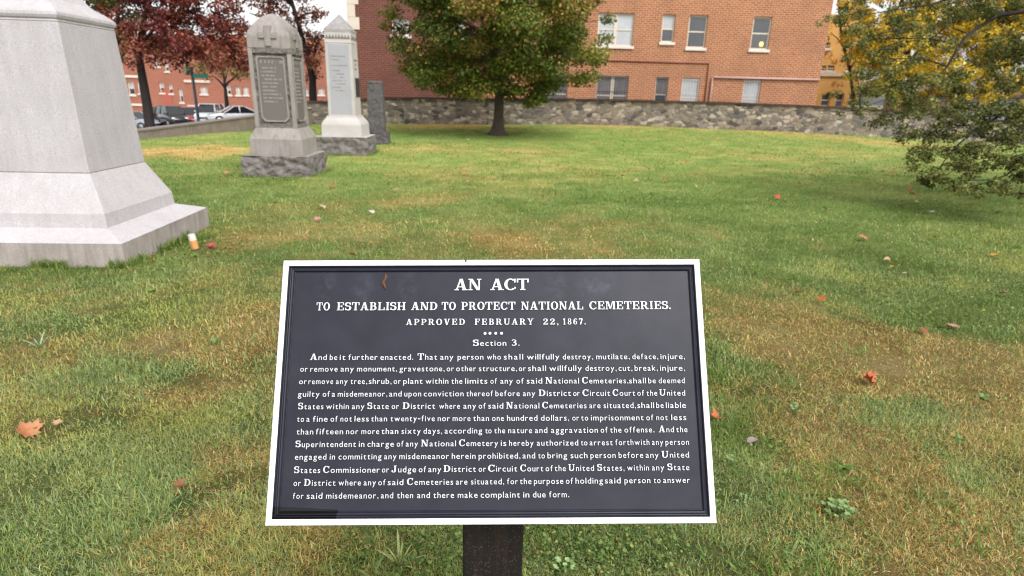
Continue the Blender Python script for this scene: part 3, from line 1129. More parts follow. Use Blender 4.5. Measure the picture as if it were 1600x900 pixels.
BODY = [
    (53.69, 52.22, 'And -360.5 -327.1|be -321.2 -306.2|it -301.4 -290.1|further -284.2 -226.4|enacted. -220.9 -154.9|That -147.2 -108.4|any -102.2 -76.0|person -67.7 -16.4|who -9.6 18.1|shall 24.0 62.5|willfully 69.9 134.5|destroy, 141.2 201.9|mutilate, 207.7 275.0|deface, 279.6 331.5|injure, 335.7 385.2'),
    (30.84, 29.45, 'or -378.3 -363.7|remove -358.3 -304.5|any -298.5 -272.2|monument, -266.2 -186.5|gravestone, -182.3 -92.5|or -89.0 -74.8|other -70.2 -30.9|structure, -25.4 50.8|or 53.7 67.4|shall 71.8 107.5|willfully 113.9 178.6|destroy, 185.6 247.9|cut, 251.2 279.4|break, 283.2 329.9|injure, 333.6 383.8'),
    (6.51, 4.87, 'or -379.0 -364.1|remove -360.4 -312.0|any -306.5 -283.6|tree, -277.8 -244.8|shrub, -241.8 -196.4|or -193.0 -179.1|plant -174.2 -136.1|within -130.3 -85.3|the -79.3 -57.7|limits -52.2 -8.5|of -2.5 10.2|any 17.1 41.7|of 48.8 63.0|said 69.0 99.8|National 105.8 172.2|Cemeteries, 178.2 270.1|shall 271.2 304.4|be 309.0 323.9|deemed 329.6 381.1'),
    (-18.01, -19.17, 'guilty -379.8 -337.3|of -331.3 -317.4|a -313.4 -306.9|misdemeanor, -301.7 -204.3|and -201.0 -176.6|upon -171.3 -138.2|conviction -133.1 -55.0|thereof -49.6 2.4|before 7.5 55.2|any 61.4 85.5|District 92.2 155.7|or 160.3 173.0|Circuit 178.4 232.7|Court 237.8 282.0|of 286.4 299.6|the 304.5 325.6|United 329.3 380.5'),
    (-41.97, -42.84, 'States -377.7 -328.4|within -323.3 -278.8|any -272.9 -248.5|State -242.6 -201.1|or -195.3 -181.3|District -174.1 -110.4|where -102.6 -62.0|any -55.2 -30.4|of -25.4 -11.8|said -6.6 22.9|National 28.3 93.4|Cemeteries 98.8 185.7|are 191.2 213.1|situated, 219.2 283.1|shall 285.3 318.1|be 322.4 336.9|liable 341.4 380.6'),
    (-65.76, -66.16, 'to -378.0 -364.7|a -360.1 -353.8|fine -347.5 -319.0|of -313.4 -299.6|not -293.9 -272.1|less -266.7 -238.9|than -234.4 -203.5|twenty-five -196.7 -110.6|nor -104.9 -81.2|more -75.8 -41.1|than -35.7 -5.1|one 0.7 24.1|hundred 30.0 89.4|dollars, 96.1 151.7|or 157.3 170.3|to 174.8 188.3|imprisonment 193.7 296.5|of 301.6 315.5|not 321.4 343.4|less 350.7 379.9'),
    (-89.86, -89.07, 'than -377.6 -345.4|fifteen -340.4 -287.7|nor -281.9 -258.5|more -252.3 -217.9|than -213.4 -180.9|sixty -174.6 -137.4|days, -132.0 -95.5|according -91.0 -18.4|to -12.2 0.0|the 5.2 26.4|nature 32.3 78.7|and 84.1 108.3|aggravation 115.5 206.5|of 211.9 225.4|the 230.4 252.3|offense. 258.2 317.0|And 324.8 354.4|the 358.9 380.9'),
    (-113.80, -112.73, 'Superintendent -378.2 -261.9|in -256.2 -245.5|charge -239.8 -188.5|of -183.1 -170.3|any -165.7 -142.1|National -136.4 -68.8|Cemetery -63.0 12.6|is 17.9 28.6|hereby 34.0 81.3|authorized 87.6 167.7|to 173.0 185.5|arrest 189.7 234.4|forthwith 239.8 305.6|any 310.5 332.3|person 336.8 382.1'),
    (-137.00, -136.73, 'engaged -377.9 -317.6|in -311.1 -301.0|committing -294.2 -211.7|any -206.7 -182.9|misdemeanor -177.4 -82.2|herein -76.5 -30.7|prohibited, -24.8 56.1|and 59.7 84.1|to 90.0 102.8|bring 107.8 145.7|such 152.4 185.0|person 190.7 239.2|before 245.1 292.3|any 297.2 322.3|United 327.7 381.0'),
    (-161.80, -160.01, 'States -377.8 -328.0|Commissioner -322.7 -214.3|or -209.9 -196.7|Judge -191.9 -144.5|of -139.5 -125.5|any -121.2 -96.4|District -92.1 -30.0|or -24.7 -11.0|Circuit -6.6 49.2|Court 55.1 99.2|of 103.8 117.5|the 121.4 142.7|United 147.4 196.8|States, 203.3 255.7|within 260.5 302.5|any 308.1 331.6|State 338.3 380.1'),
    (-185.17, -183.29, 'or -377.5 -363.6|District -357.8 -297.6|where -291.8 -249.2|any -243.8 -220.5|of -216.1 -202.4|said -198.0 -168.2|Cemeteries -161.5 -73.2|are -67.9 -45.9|situated, -39.2 24.7|for 30.0 50.3|the 54.4 76.5|purpose 81.2 137.2|of 142.1 155.8|holding 160.7 213.2|said 216.8 247.2|person 254.4 304.0|to 310.5 323.5|answer 328.6 379.6'),
    (-208.64, -208.38, 'for -377.0 -357.2|said -351.1 -321.3|misdemeanor, -314.3 -214.3|and -210.3 -186.8|then -179.6 -148.9|and -141.5 -117.1|there -110.5 -71.1|make -64.1 -26.3|complaint -20.5 54.2|in 60.4 72.1|due 78.8 103.1|form. 110.0 148.5'),
]

text_line('AN -75.7 -21.0|ACT -3.2 75.1', 193.6, 193.3, .0236, .02, 'caps', .98, .05)
text_line('TO -353.4 -326.2|ESTABLISH -312.4 -173.1|AND -162.7 -109.5|TO -101.1 -72.5|PROTECT -61.7 47.6|NATIONAL 59.0 184.9|CEMETERIES. 197.0 361.9', 153.2, 153.1, .0163, .012, 'caps', .92, .10)
text_line('APPROVED -172.2 -53.6|FEBRUARY -34.4 84.0|22, 102.8 134.2|1867. 142.6 188.9', 123.1, 122.5, .0123, .0095, 'caps', .98, .27)
text_line('Section -37.2 29.2|3. 39.3 56.7', 80.8, 80.4, .0125, .0088)
for words in BODY:
    text_line(words[2], words[0] + .3, words[1] + .3, .0125, .0088)
mb = MB()
for x in (-.0133, -.0035, .0081, .0197):
    vs = [(x + .0029 * math.cos(a * math.pi / 8), .1055 + .0029 * math.sin(a * math.pi / 8), z) for z in (LET_Z1, LET_Z0) for a in range(16)]
    mb.add(vs, [tuple(range(16))], 0).add(vs, [(a, a + 16, (a + 1) % 16 + 16, (a + 1) % 16) for a in range(16)], 1)
sign_part(mb, 'dot_row', [M_letter, M_black], plaque)

# post, its top cut to the slope of the plaque
px_ = at(770, 862, 1.0)[0]
mb = MB()
hw, y0, y1 = .062, .985, 1.109
zt = lambda y: 1.103 + (y - 1.041) / math.cos(R(60.974)) * math.sin(R(60.974)) - .034
mb.add([(px_ - hw, y0, -.3), (px_ + hw, y0, -.3), (px_ + hw, y1, -.3), (px_ - hw, y1, -.3), (px_ - hw, y0, zt(y0)), (px_ + hw, y0, zt(y0)), (px_ + hw, y1, zt(y1)), (px_ - hw, y1, zt(y1))],
       [(3, 2, 1, 0), (4, 5, 6, 7), (0, 1, 5, 4), (1, 2, 6, 5), (2, 3, 7, 6), (3, 0, 4, 7)])
mb.build('post', M_post, sign, bevel=.004, world=True)

# dried scrap of leaf stuck to the plaque, below its top moulding
mb = MB()
pts = [(-.2180, .2285), (-.2165, .2225), (-.2195, .2150), (-.2215, .2080), (-.2180, .2010), (-.2165, .1960)]
wds = [.003, .0085, .0055, .0075, .006, .002]
ring = []
for (x, y), wd in zip(pts, wds):
    ring.append([(x - wd / 2, y, -.0062), (x, y + .001, -.0015), (x + wd / 2, y, -.0062)])
vs = [q for r_ in ring for q in r_]
fs = []
for i in range(len(pts) - 1):
    a = i * 3
    fs += [(a, a + 1, a + 4, a + 3), (a + 1, a + 2, a + 5, a + 4)]
mb.add(vs, fs)
o = mb.build('dried_leaf', mat_plain('dried_leaf_brown', lin(100, 68, 40), .7, .6, 300))
o.matrix_world = SIGN_M
tag(o, 'curled brown scrap of dried leaf stuck to the black plaque left of its title', 'leaf')
# ------------------------------------------------------------------ monuments
def rough_block(mb, hx, hy, z0, z1, amp, seed, n=26, freq=3.2, top_in=0.0, mi=0, mi_top=None, taper=0.0):
    """block with rock-faced sides and a sawn top"""
    nz = max(4, int(n * (z1 - z0) / (2 * hx)))
    per = []
    for i in range(n): per.append((-1 + 2 * i / n, -1))
    for i in range(n): per.append((1, -1 + 2 * i / n))
    for i in range(n): per.append((1 - 2 * i / n, 1))
    for i in range(n): per.append((-1, 1 - 2 * i / n))
    vs, fs = [], []
    for k in range(nz + 1):
        t_ = k / nz
        z = z0 + (z1 - z0) * t_
        f_ = 1 - taper * t_
        for (a, b_) in per:
            p_ = Vector((a * hx * f_, b_ * hy * f_, z))
            q = Vector((p_.x * freq + seed, p_.y * freq, z * freq * 1.3))
            d = mnoise.fractal(q, 0.9, 2.1, 5) + 0.6 * abs(mnoise.noise(q * .8)) - 0.25
            e = 0.12 if k == nz else (1.0 if k else 0.5)
            nn = Vector((a if abs(a) > .999 else 0, b_ if abs(b_) > .999 else 0, 0))
            if nn.length: nn.normalize()
            p_ += nn * amp * d * e
            vs.append(p_)
    m_ = len(per)
    for k in range(nz):
        for i in range(m_):
            j = (i + 1) % m_
            fs.append((k * m_ + i, k * m_ + j, (k + 1) * m_ + j, (k + 1) * m_ + i))
    mb.add(vs, fs, mi)
    mb.add([vs[nz * m_ + i] for i in range(m_)], [tuple(range(m_))], mi if mi_top is None else mi_top)
    return mb


def glyph_rows(mb, face, rows, x0, x1, z_top, pitch, hgt, y, seed, proud=.004, fill=(.5, .95)):
    """rows of small cut strokes, too worn to read; face 'front' or 'right'"""
    rg = random.Random(seed)
    for r_ in range(rows):
        wd = (x1 - x0) * rg.uniform(*fill)
        c = (x0 + x1) / 2
        x = c - wd / 2 if rg.random() < .4 else x0 + (x1 - x0) * .03
        xe = x + wd
        z = z_top - r_ * pitch
        while x < xe:
            lw = hgt * rg.uniform(.35, .8)
            if rg.random() > .16:
                if face == 'front':
                    mb.box(x, x + lw * .75, y - proud, y + .002, z, z + hgt * rg.uniform(.8, 1))
                else:
                    mb.box(y - .002, y + proud, x, x + lw * .75, z, z + hgt * rg.uniform(.8, 1))
            x += lw
    return mb


# ---- large pale granite monument at the left edge
big = thing('granite_monument', 'large pale granite monument with stepped base and sloping pedestal at the left edge', 'monument', (-4.638, 6.199, 0), R(3.78))
mb = MB()
H0, ZS = .932, .225
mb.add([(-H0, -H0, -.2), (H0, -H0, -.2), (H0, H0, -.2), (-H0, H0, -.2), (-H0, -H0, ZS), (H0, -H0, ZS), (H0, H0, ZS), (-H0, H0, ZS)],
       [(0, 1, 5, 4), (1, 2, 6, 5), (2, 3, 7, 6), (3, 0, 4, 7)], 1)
mb.rings([(H0, ZS), (.676, .318)], 0, True)
mb.build('base_step', [M_gran, M_gran_dirty], big, bevel=.008)
mb = MB().rings([(.676, .314), (.668, .452), (.505, .815)], 0, True)
mb.build('plinth', M_gran, big, bevel=.006)
mb = MB().rings([(.503, .8185), (.449, 2.165)], 0, True)
mb.build('pedestal', M_gran, big, bevel=.006)
mb = MB().rings([(.448, 2.1655), (.452, 2.172), (.444, 2.186), (.458, 2.198), (.466, 2.222), (.462, 2.247), (.445, 2.268), (.40, 2.305), (.35, 2.338), (.312, 2.375), (.288, 2.42), (.276, 2.455), (.272, 2.47)], 0, True)
mb.build('moulding', M_gran, big, bevel=.003)
mb = MB().rings([(.225, 2.472), (.215, 4.3), (.0, 4.55)], 0, True)
mb.build('shaft', M_gran, big, bevel=.006)

# ---- tan stone with crosses and a rounded top
ms = thing('cross_monument', 'tan granite gravestone with a rounded top, raised crosses and a brown inscribed panel', 'gravestone', (-4.64, 12.154, 0), R(2.37))
rough_block(MB(), .635, .635, -.15, .395, .05, 3.1, 40, 4.6, mi=0, mi_top=1).build('base_block', [M_rock, M_tan], ms)
MB().rings([(.502, .393), (.498, .70), (.402, .905)]).build('plinth', M_tan, ms, bevel=.01)
mb = MB()
hc = .392
rough_block(mb, .352, .352, .905, 2.33, .03, 9.7, 30, 7.0, mi=1)
for sx in (-1, 1):
    for sy in (-1, 1):
        x0, x1 = sorted((sx * .318, sx * hc)); y0, y1 = sorted((sy * .318, sy * hc))
        mb.box(x0, x1, y0, y1, .915, 2.332)
rough_block(mb, .386, .386, .908, .985, .014, 4.4, 24, 8.0, mi=1)
die = mb.build('die', [M_tan, M_tan_rough], ms, bevel=.008)
rough_block(MB(), .396, .396, 2.25, 2.345, .022, 14.4, 24, 9.0).build('carved_band', M_tan_rough, ms)
mb = MB()
prof = [(hc, 2.335), (hc, 2.53)] + [(hc * max(0.0, 1 - s_ ** 1.4) ** .66 + .004, 2.53 + .44 * s_) for s_ in [i / 12 for i in range(1, 13)]]
mb.rings(prof, 0, True)
mb.build('cap', M_tan, ms, bevel=.004)
for fx, fy in ((0, -1), (1, 0)):
    mb = MB()
    ang = math.atan2(fx, -fy)
    Mz = Matrix.Rotation(ang, 4, 'Z')
    mb.box(-.055, .055, -.425, -.2, 2.37, 2.73, 0, Mz)
    mb.box(-.165, -.0552, -.4235, -.2, 2.505, 2.615, 0, Mz)
    mb.box(.0552, .165, -.4235, -.2, 2.505, 2.615, 0, Mz)
    mb.build('cross', M_tan, ms, bevel=.006)
    # framed panel with cut lower corners
    mb = MB()
    pw, pz0, pz1, cc = .262, 1.02, 2.20, .07
    out = [(-pw + cc, pz0), (pw - cc, pz0), (pw, pz0 + cc), (pw, pz1 - .03), (pw - .03, pz1), (-pw + .03, pz1), (-pw, pz1 - .03), (-pw, pz0 + cc)]
    inn = [(a * .90, pz0 + .026 + (b_ - pz0) * (pz1 - pz0 - .052) / (pz1 - pz0)) for a, b_ in out]
    yo = -.388
    vs = [Mz @ Vector((a, yo, b_)) for a, b_ in out] + [Mz @ Vector((a, yo, b_)) for a, b_ in inn] + [Mz @ Vector((a, yo + .015, b_)) for a, b_ in inn] + [Mz @ Vector((a, yo + .07, b_)) for a, b_ in out]
    fs = []
    for i in range(8):
        j = (i + 1) % 8
        fs += [(i, j, 8 + j, 8 + i), (8 + i, 8 + j, 16 + j, 16 + i), (24 + i, 24 + j, j, i)]
    mb.add(vs, fs)
    fr = mb.build('panel_frame', M_tan, ms)
    mb = MB().add([Mz @ Vector((a, yo + .0148, b_)) for a, b_ in inn], [tuple(range(8))])
    pn = mb.build('panel', M_tan_panel, ms)
    for i in range(11):
        g_ = MB()
        if i == 0: glyph_rows(g_, 'front', 1, -.205, .205, 2.075, .1, .055, yo + .0145, 5, .004, (.97, .98))
        else: glyph_rows(g_, 'front', 1, -.2, .2, 1.975 - .067 * (i - 1), .067, .036, yo + .0145, 11 + i, .004, (.55, .95))
        g_.v = [tuple(Mz @ Vector(p_)) for p_ in g_.v]
        g_.build('inscription_line', M_insc, pn)

# ---- white pointed shaft
wm = thing('white_obelisk', 'tall white granite gravestone with a pointed top and a grey polished panel', 'gravestone', (-4.53, 16.263, 0), R(2.11))
rough_block(MB(), .65, .65, -.15, .475, .05, 23.1, 36, 4.2, mi=0, mi_top=1).build('base_block', [M_rock, M_white], wm)
MB().rings([(.514, .473), (.506, .772), (.485, .83), (.445, .89), (.40, .94), (.385, .985)]).build('plinth', M_white, wm, bevel=.008)
MB().rings([(.349, .983), (.329, 2.752)]).build('die', M_white, wm, bevel=.008)
mb = MB().rings([(.336, 2.75), (.338, 2.765), (.326, 2.78), (.32, 3.00), (.33, 3.012), (.332, 3.034)])
cp = mb.build('frieze', M_white, wm)
mb = MB()
rg = random.Random(3)
for i in range(8):                                   # leaf carving round the frieze
    for (fx, fy) in ((0, -1), (1, 0)):
        a = -.27 + .077 * i
        for k in range(3):
            mb.sphere((a + (k - 1) * .02, -.324, 2.86 + .035 * (k == 1)), .028, 5, 0, (.55, .35, 1.7 if k == 1 else 1.2)) if fy else mb.sphere((.324, a + (k - 1) * .02, 2.86 + .035 * (k == 1)), .028, 5, 0, (.35, .55, 1.7 if k == 1 else 1.2))
mb.build('leaf_carving', M_rock, cp)
MB().rings([(.334, 3.032), (.336, 3.05), (.30, 3.10), (.012, 3.43)]).build('pointed_cap', mat_granite('weathered_white_cap', lin(150, 146, 145), .15, lin(104, 100, 99), .8, 110, .25, True), wm, bevel=.005)
mb = MB()
zf = lambda z: .349 - (z - .983) / 1.769 * .02
mb.add([(-.27, -zf(1.03) - .003, 1.03), (.27, -zf(1.03) - .003, 1.03), (.258, -zf(2.71) - .003, 2.71), (-.258, -zf(2.71) - .003, 2.71)], [(0, 1, 2, 3)])
pn = mb.build('panel', M_grey_panel, wm)
mb = MB()
rg = random.Random(12)
for i, z in enumerate((2.42, 2.34, 2.20, 2.08, 2.0, 1.92, 1.84, 1.76, 1.68, 1.6)):
    mb = glyph_rows(MB(), 'front', 1, -.21, .21, z, .1, .03, -zf(z) - .0045, i, .002, (.4, .95))
    mb.build('inscription_line', M_insc, pn)
for i, (z, fw) in enumerate(((2.33, .9), (2.23, .3), (2.12, .8))):
    mb = glyph_rows(MB(), 'right', 1, -.16, .2, z, .1, .055, zf(z), 30 + i, .003, (fw, fw + .05))
    mb.build('inscription_line', M_insc_dark, wm)
mb = MB()
mb.box(zf(1.95) - .02, zf(1.45) + .012, -.16, .27, 1.46, 1.93)
mb.build('dark_tablet', mat_plain('dark_metal_tablet', lin(52, 52, 54), .5, .2), wm, bevel=.004)

# ---- small dark rough stone
sm = thing('rough_headstone', 'narrow dark grey headstone with rough sides standing behind the white pointed gravestone', 'gravestone', (-4.46, 19.62, 0), R(2))
rough_block(MB(), .37, .32, -.15, .375, .04, 41.1, 26, 4.0, mi=0).build('base_block', M_rock_dark, sm)
mb = rough_block(MB(), .255, .17, .37, 1.84, .022, 52.1, 26, 3.4, taper=.10)
mb.rings([((.229, .152), 1.838), ((.222, .146), 1.88), ((.20, .125), 1.905), ((.15, .09), 1.918)], 0, True, True)
mb.build('slab', M_rock_dark, sm)

# ---- candle and flower left at the foot of the large monument
cd = thing('glass_candle', 'glass votive candle with orange and white wax leaning by the pale monument base', 'candle', (-3.36, 6.05, 0), 0)
cd.rotation_euler = (0, R(-7), R(20))
k = NT('clear_glass')
g1 = k.n('ShaderNodeBsdfPrincipled')
g1.inputs['Base Color'].default_value = (.9, .92, .93, 1); g1.inputs['Roughness'].default_value = .05
g1.inputs['Transmission Weight'].default_value = .9
M_cg = k.done(g1.outputs[0])
mb = MB()
mb.tube([(0, 0, .0), (0, 0, .004), (0, 0, .17), (0, 0, .172), (0, 0, .17), (0, 0, .006)], [.034, .037, .037, .035, .0335, .0335], 20, 0, True, True)
mb.build('jar', M_cg, cd)
MB().tube([(0, 0, .008), (0, 0, .10)], [.0375, .0378], 20, 0, True, False).build('orange_band', mat_plain('orange_wax', lin(200, 144, 88), .5, .1), cd)
MB().tube([(0, 0, .101), (0, 0, .142)], [.0377, .0377], 20, 0, True, False).build('white_band', mat_plain('white_wax', lin(210, 202, 186), .5, .05), cd)
fl = thing('red_flower', 'fallen red flower head in the grass next to the glass candle', 'flower', (-3.2, 6.06, .03))
for i in range(9):
    mb = MB()
    a = i * 2.4
    r_ = .028 if i < 5 else .014
    mb.sphere((0, 0, 0), .028, 6, 0, (1, .75, .35))
    M_ = Matrix.Translation((r_ * math.cos(a), r_ * math.sin(a), .006 + .002 * i)) @ Matrix.Rotation(a, 4, 'Z') @ Matrix.Rotation(R(-30), 4, 'Y')
    mb.v = [tuple(M_ @ Vector(p_)) for p_ in mb.v]
    if i == 0: mp_ = mat_plain('petal_red', lin(168, 72, 74), .6, .25, 60)
    mb.build('petal', mp_, fl)
# ------------------------------------------------------------------ boundary walls
ws = thing('stone_wall', 'long grey fieldstone wall with dark coping along the far side of the lawn', 'wall', (0, WALL_Y, 0))
XS, TOPS = [], []
for px_i, ty in ((476, 161), (520, 160), (565, 157), (600, 154.0), (700, 155), (800, 156), (900, 156.5), (1000, 159), (1100, 161.5), (1200, 164.5), (1300, 168.5), (1400, 175), (1489, 182), (1600, 193), (1700, 202)):
    q = at(px_i, ty, WALL_Y)
    XS.append(q[0]); TOPS.append(q[2])
XW = np.linspace(XS[0], XS[-1], 150)
ZW = np.interp(XW, XS, TOPS)
rg = random.Random(2)
mb = MB()
vs, fs = [], []
n = len(XW)
for i, x in enumerate(XW):
    zb = float(lawn_z(x, WALL_Y)) - .25
    for k in range(7):
        z = zb + (ZW[i] - zb) * k / 6
        vs.append((x, WALL_Y + mnoise.fractal(Vector((x * 1.7, z * 3, 0)), .8, 2, 4) * .05, z))
    vs.append((x, WALL_Y + .5, ZW[i])); vs.append((x, WALL_Y + .5, STREET_Z - .1))
for i in range(n - 1):
    for k in range(8):
        a = i * 9 + k
        fs.append((a, a + 9, a + 10, a + 1))
fs += [tuple(range(9)), tuple((n - 1) * 9 + k for k in range(8, -1, -1))]
mb.add(vs, fs)
mb.build('masonry', M_rubble, ws, world=True)
mb = MB()
for i in range(0, n - 3, 3):
    x0, x1 = XW[i] + .006, XW[min(i + 3, n - 1)] - .006
    za, zb_ = ZW[i], ZW[min(i + 3, n - 1)]
    d = rg.uniform(-.012, .012)
    y0, y1 = WALL_Y - .10 + d, WALL_Y + .56
    h = .085 + rg.uniform(-.012, .012)
    mb.add([(x0, y0, za + .004), (x1, y0, zb_ + .004), (x1, y1, zb_ + .004), (x0, y1, za + .004), (x0, y0, za + h), (x1, y0, zb_ + h), (x1, y1, zb_ + h), (x0, y1, za + h)],
           [(3, 2, 1, 0), (4, 5, 6, 7), (0, 1, 5, 4), (1, 2, 6, 5), (2, 3, 7, 6), (3, 0, 4, 7)])
mb.build('coping', M_cap, ws, world=True)

cw = thing('concrete_wall', 'low stained concrete wall holding the lawn edge above the street at left', 'wall', (-11.6, 18.9, 0))
mb = MB()
vs, fs = [], []
ys = np.linspace(-25, 31.3, 60)
for y in ys:
    x = float(curb_x(y))
    zt_ = float(np.interp(y, [-30, 5, 18.9, 24.5, 31.3], [.25, .25, .25, .46, .66]))
    vs += [(x, y, -.3), (x, y, zt_), (x - .32, y, zt_ - .01), (x - .32, y, STREET_Z - .1)]
for i in range(len(ys) - 1):
    a = i * 4
    for k in range(3): fs.append((a + k, a + k + 1, a + k + 5, a + k + 4))
mb.add(vs, fs)
mb.build('wall_body', M_concrete, cw, world=True)
mb = MB()
vs, fs = [], []
for y in ys:
    x = float(curb_x(y))
    zt_ = float(np.interp(y, [-30, 5, 18.9, 24.5, 31.3], [.25, .25, .25, .46, .66]))
    vs += [(x + .03, y, zt_ + .003), (x + .03, y, zt_ + .05), (x - .35, y, zt_ + .05), (x - .35, y, zt_ + .003)]
for i in range(len(ys) - 1):
    a = i * 4
    for k in range(4): fs.append((a + k, a + (k + 1) % 4, a + 4 + (k + 1) % 4, a + 4 + k))
mb.add(vs, fs)
mb.build('wall_cap', mat_plain('dark_cap_concrete', lin(122, 112, 106), .8, .15, 3, .3), cw, world=True)


# ------------------------------------------------------------------ buildings
def facade(mb, X0, X1, Z0, Z1, Y, holes, dep=.16, mi=0):
    xs = sorted({X0, X1, *[h[0] for h in holes], *[h[1] for h in holes]})
    zs = sorted({Z0, Z1, *[h[2] for h in holes], *[h[3] for h in holes]})
    for a, b_ in zip(xs, xs[1:]):
        for c, d in zip(zs, zs[1:]):
            if any(h[0] - 1e-6 <= a and b_ <= h[1] + 1e-6 and h[2] - 1e-6 <= c and d <= h[3] + 1e-6 for h in holes): continue
            mb.add([(a, Y, c), (b_, Y, c), (b_, Y, d), (a, Y, d)], [(0, 1, 2, 3)], mi)
    for a, b_, c, d in holes:
        mb.add([(a, Y, c), (b_, Y, c), (b_, Y, d), (a, Y, d), (a, Y + dep, c), (b_, Y + dep, c), (b_, Y + dep, d), (a, Y + dep, d)],
               [(0, 4, 5, 1), (1, 5, 6, 2), (2, 6, 7, 3), (3, 7, 4, 0)], mi)
    return mb


def shell(mb, X0, X1, Y0, Y1, Z0, Z1, mi=0, mi_roof=1):
    """side walls, back and roof behind a facade"""
    mb.add([(X0, Y0, Z0), (X0, Y1, Z0), (X1, Y1, Z0), (X1, Y0, Z0), (X0, Y0, Z1), (X0, Y1, Z1), (X1, Y1, Z1), (X1, Y0, Z1)],
           [(0, 4, 5, 1), (1, 5, 6, 2), (2, 6, 7, 3)], mi)
    mb.add([(X0, Y0, Z1), (X1, Y0, Z1), (X1, Y1, Z1), (X0, Y1, Z1)], [(0, 1, 2, 3)], mi_roof)


def window(par, h, Y, panes, rail=.55, mull=0, sill=True, grille=None, fw=.075, label=None, dep=.16, mframe=None):
    """sash window in the opening h = (x0, x1, z0, z1): frame > panes, sill, grille"""
    x0, x1, z0, z1 = h
    yf = Y + dep - .055
    mf = mframe or M_trim
    mb = MB()
    e = .002
    mb.box(x0 + e, x0 + fw, yf, yf + .05, z0 + e, z1 - e)
    mb.box(x1 - fw, x1 - e, yf, yf + .05, z0 + e, z1 - e)
    mb.box(x0 + fw + e, x1 - fw - e, yf + .002, yf + .05, z1 - fw, z1 - e)
    mb.box(x0 + fw + e, x1 - fw - e, yf + .002, yf + .05, z0 + e, z0 + fw)
    cols = [x0 + fw] + [x0 + (x1 - x0) * (i + 1) / (mull + 1) for i in range(mull)] + [x1 - fw]
    for c in cols[1:-1]:
        mb.box(c - .09, c + .09, yf - .004, yf + .05, z0 + fw + e, z1 - fw - e)
    zr = z0 + (z1 - z0) * (1 - rail)
    for i in range(mull + 1):
        a = cols[i] + (.09 if i else 0) + e
        b_ = cols[i + 1] - (.09 if i < mull else 0) - e
        mb.box(a, b_, yf + .006, yf + .05, zr - .035, zr + .035)
    w_ = mb.build('window', mf, par, world=True)
    if label: w_['label'] = label
    k = 0
    for i in range(mull + 1):
        a = cols[i] + (.09 if i else 0)
        b_ = cols[i + 1] - (.09 if i < mull else 0)
        for (c, d) in ((zr + .03, z1 - fw + .005), (z0 + fw - .005, zr - .03)):
            mb = MB().add([(a - .004, yf + .035, c), (b_ + .004, yf + .035, c), (b_ + .004, yf + .035, d), (a - .004, yf + .035, d)], [(0, 1, 2, 3)])
            p_ = mb.build('pane', panes[k % len(panes)], par, world=True)
            p_.parent = w_
            k += 1
    if sill:
        mb = MB()
        mb.box(x0 - .09, x1 + .09, Y - .09, Y + dep - .06, z0 - .16, z0 - .003)
        s_ = mb.build('sill', M_sill, par, bevel=.02, world=True); s_.parent = w_
    if grille:
        mb = MB()
        nb = max(4, int((x1 - x0) / .15))
        for i in range(nb + 1):
            x = x0 + .05 + (x1 - x0 - .1) * i / nb
            mb.box(x - .011, x + .011, Y + .03, Y + .045, z0 + .03, z1 - .03)
        for z in (z0 + .12, z1 - .12, (z0 + z1) / 2):
            mb.box(x0 + .03, x1 - .03, Y + .046, Y + .056, z - .015, z + .015)
        g_ = mb.build('grille', grille, par, world=True); g_.parent = w_
    return w_


YB = 36.0
def bx(a, b_, ymid, Y=YB): return at(a, ymid, Y)[0], at(b_, ymid, Y)[0]
def zz(ps, Y=YB): return sum(at(a, b_, Y)[2] for a, b_ in ps) / len(ps)


XR = (at(1302, 0, YB)[0] + at(1276, 155, YB)[0]) / 2
zu1 = zz([(972, 19.4), (1045, 22.7), (1093, 24.6), (1194, 27)])
zu0 = zz([(976, 71.5), (1087, 74.5), (1188, 78)])
zl1 = zz([(967, 118.4), (1036, 119.7), (1081, 121), (1179, 124.8)])
zl0 = zl1 - 1.75
zn0 = zz([(1045, 66)])
U = [(*bx(934, 990, 45), zu0, zu1), (*bx(1034, 1054, 45), zn0, zu1), (*bx(1075, 1104, 50), zu0, zu1), (*bx(1175, 1204, 50), zu0, zu1)]
Lw = [(*bx(932, 982, 135), zl0, zl1), (*bx(1024, 1044, 135), zl0, zl1), (*bx(1065, 1093, 135), zl0, zl1), (*bx(1161, 1188, 140), zl0, zl1), (*bx(852, 887, 135), zl0, zl1)]
TOPZ = 13.0
ob = thing('brick_building', 'orange brick apartment building with white sills and barred lower windows behind the stone wall', 'building', (6, YB, STREET_Z))
mb = MB()
XL = at(752, 120, YB)[0]
up2 = [(a, b_, c + 3.6, d + 3.6) for a, b_, c, d in U]
facade(mb, XL, XR, STREET_Z - .1, TOPZ, YB, U + Lw + up2)
shell(mb, XL, XR, YB, YB + 14, STREET_Z - .1, TOPZ)
mb.build('wall', [M_brick_o, M_cap], ob, world=True)
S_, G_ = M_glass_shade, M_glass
k = NT('clear_pane')
gl = k.n('ShaderNodeBsdfGlossy'); gl.inputs['Roughness'].default_value = .03
tr = k.n('ShaderNodeBsdfTransparent'); tr.inputs['Color'].default_value = (.75, .75, .75, 1)
mx = k.n('ShaderNodeMixShader'); mx.inputs[0].default_value = .12
k.l(tr.outputs[0], mx.inputs[1]); k.l(gl.outputs[0], mx.inputs[2])
M_clear = k.done(mx.outputs[0])
window(ob, U[0], YB, [S_], .5, 1)
window(ob, U[1], YB, [S_, G_], .52)
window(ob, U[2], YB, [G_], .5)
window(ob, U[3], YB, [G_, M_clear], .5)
window(ob, Lw[0], YB, [M_glass_mid], .62, 1, True, M_bar)
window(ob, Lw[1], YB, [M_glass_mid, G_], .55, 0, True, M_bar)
window(ob, Lw[2], YB, [S_], .62, 0, True, M_bar_w)
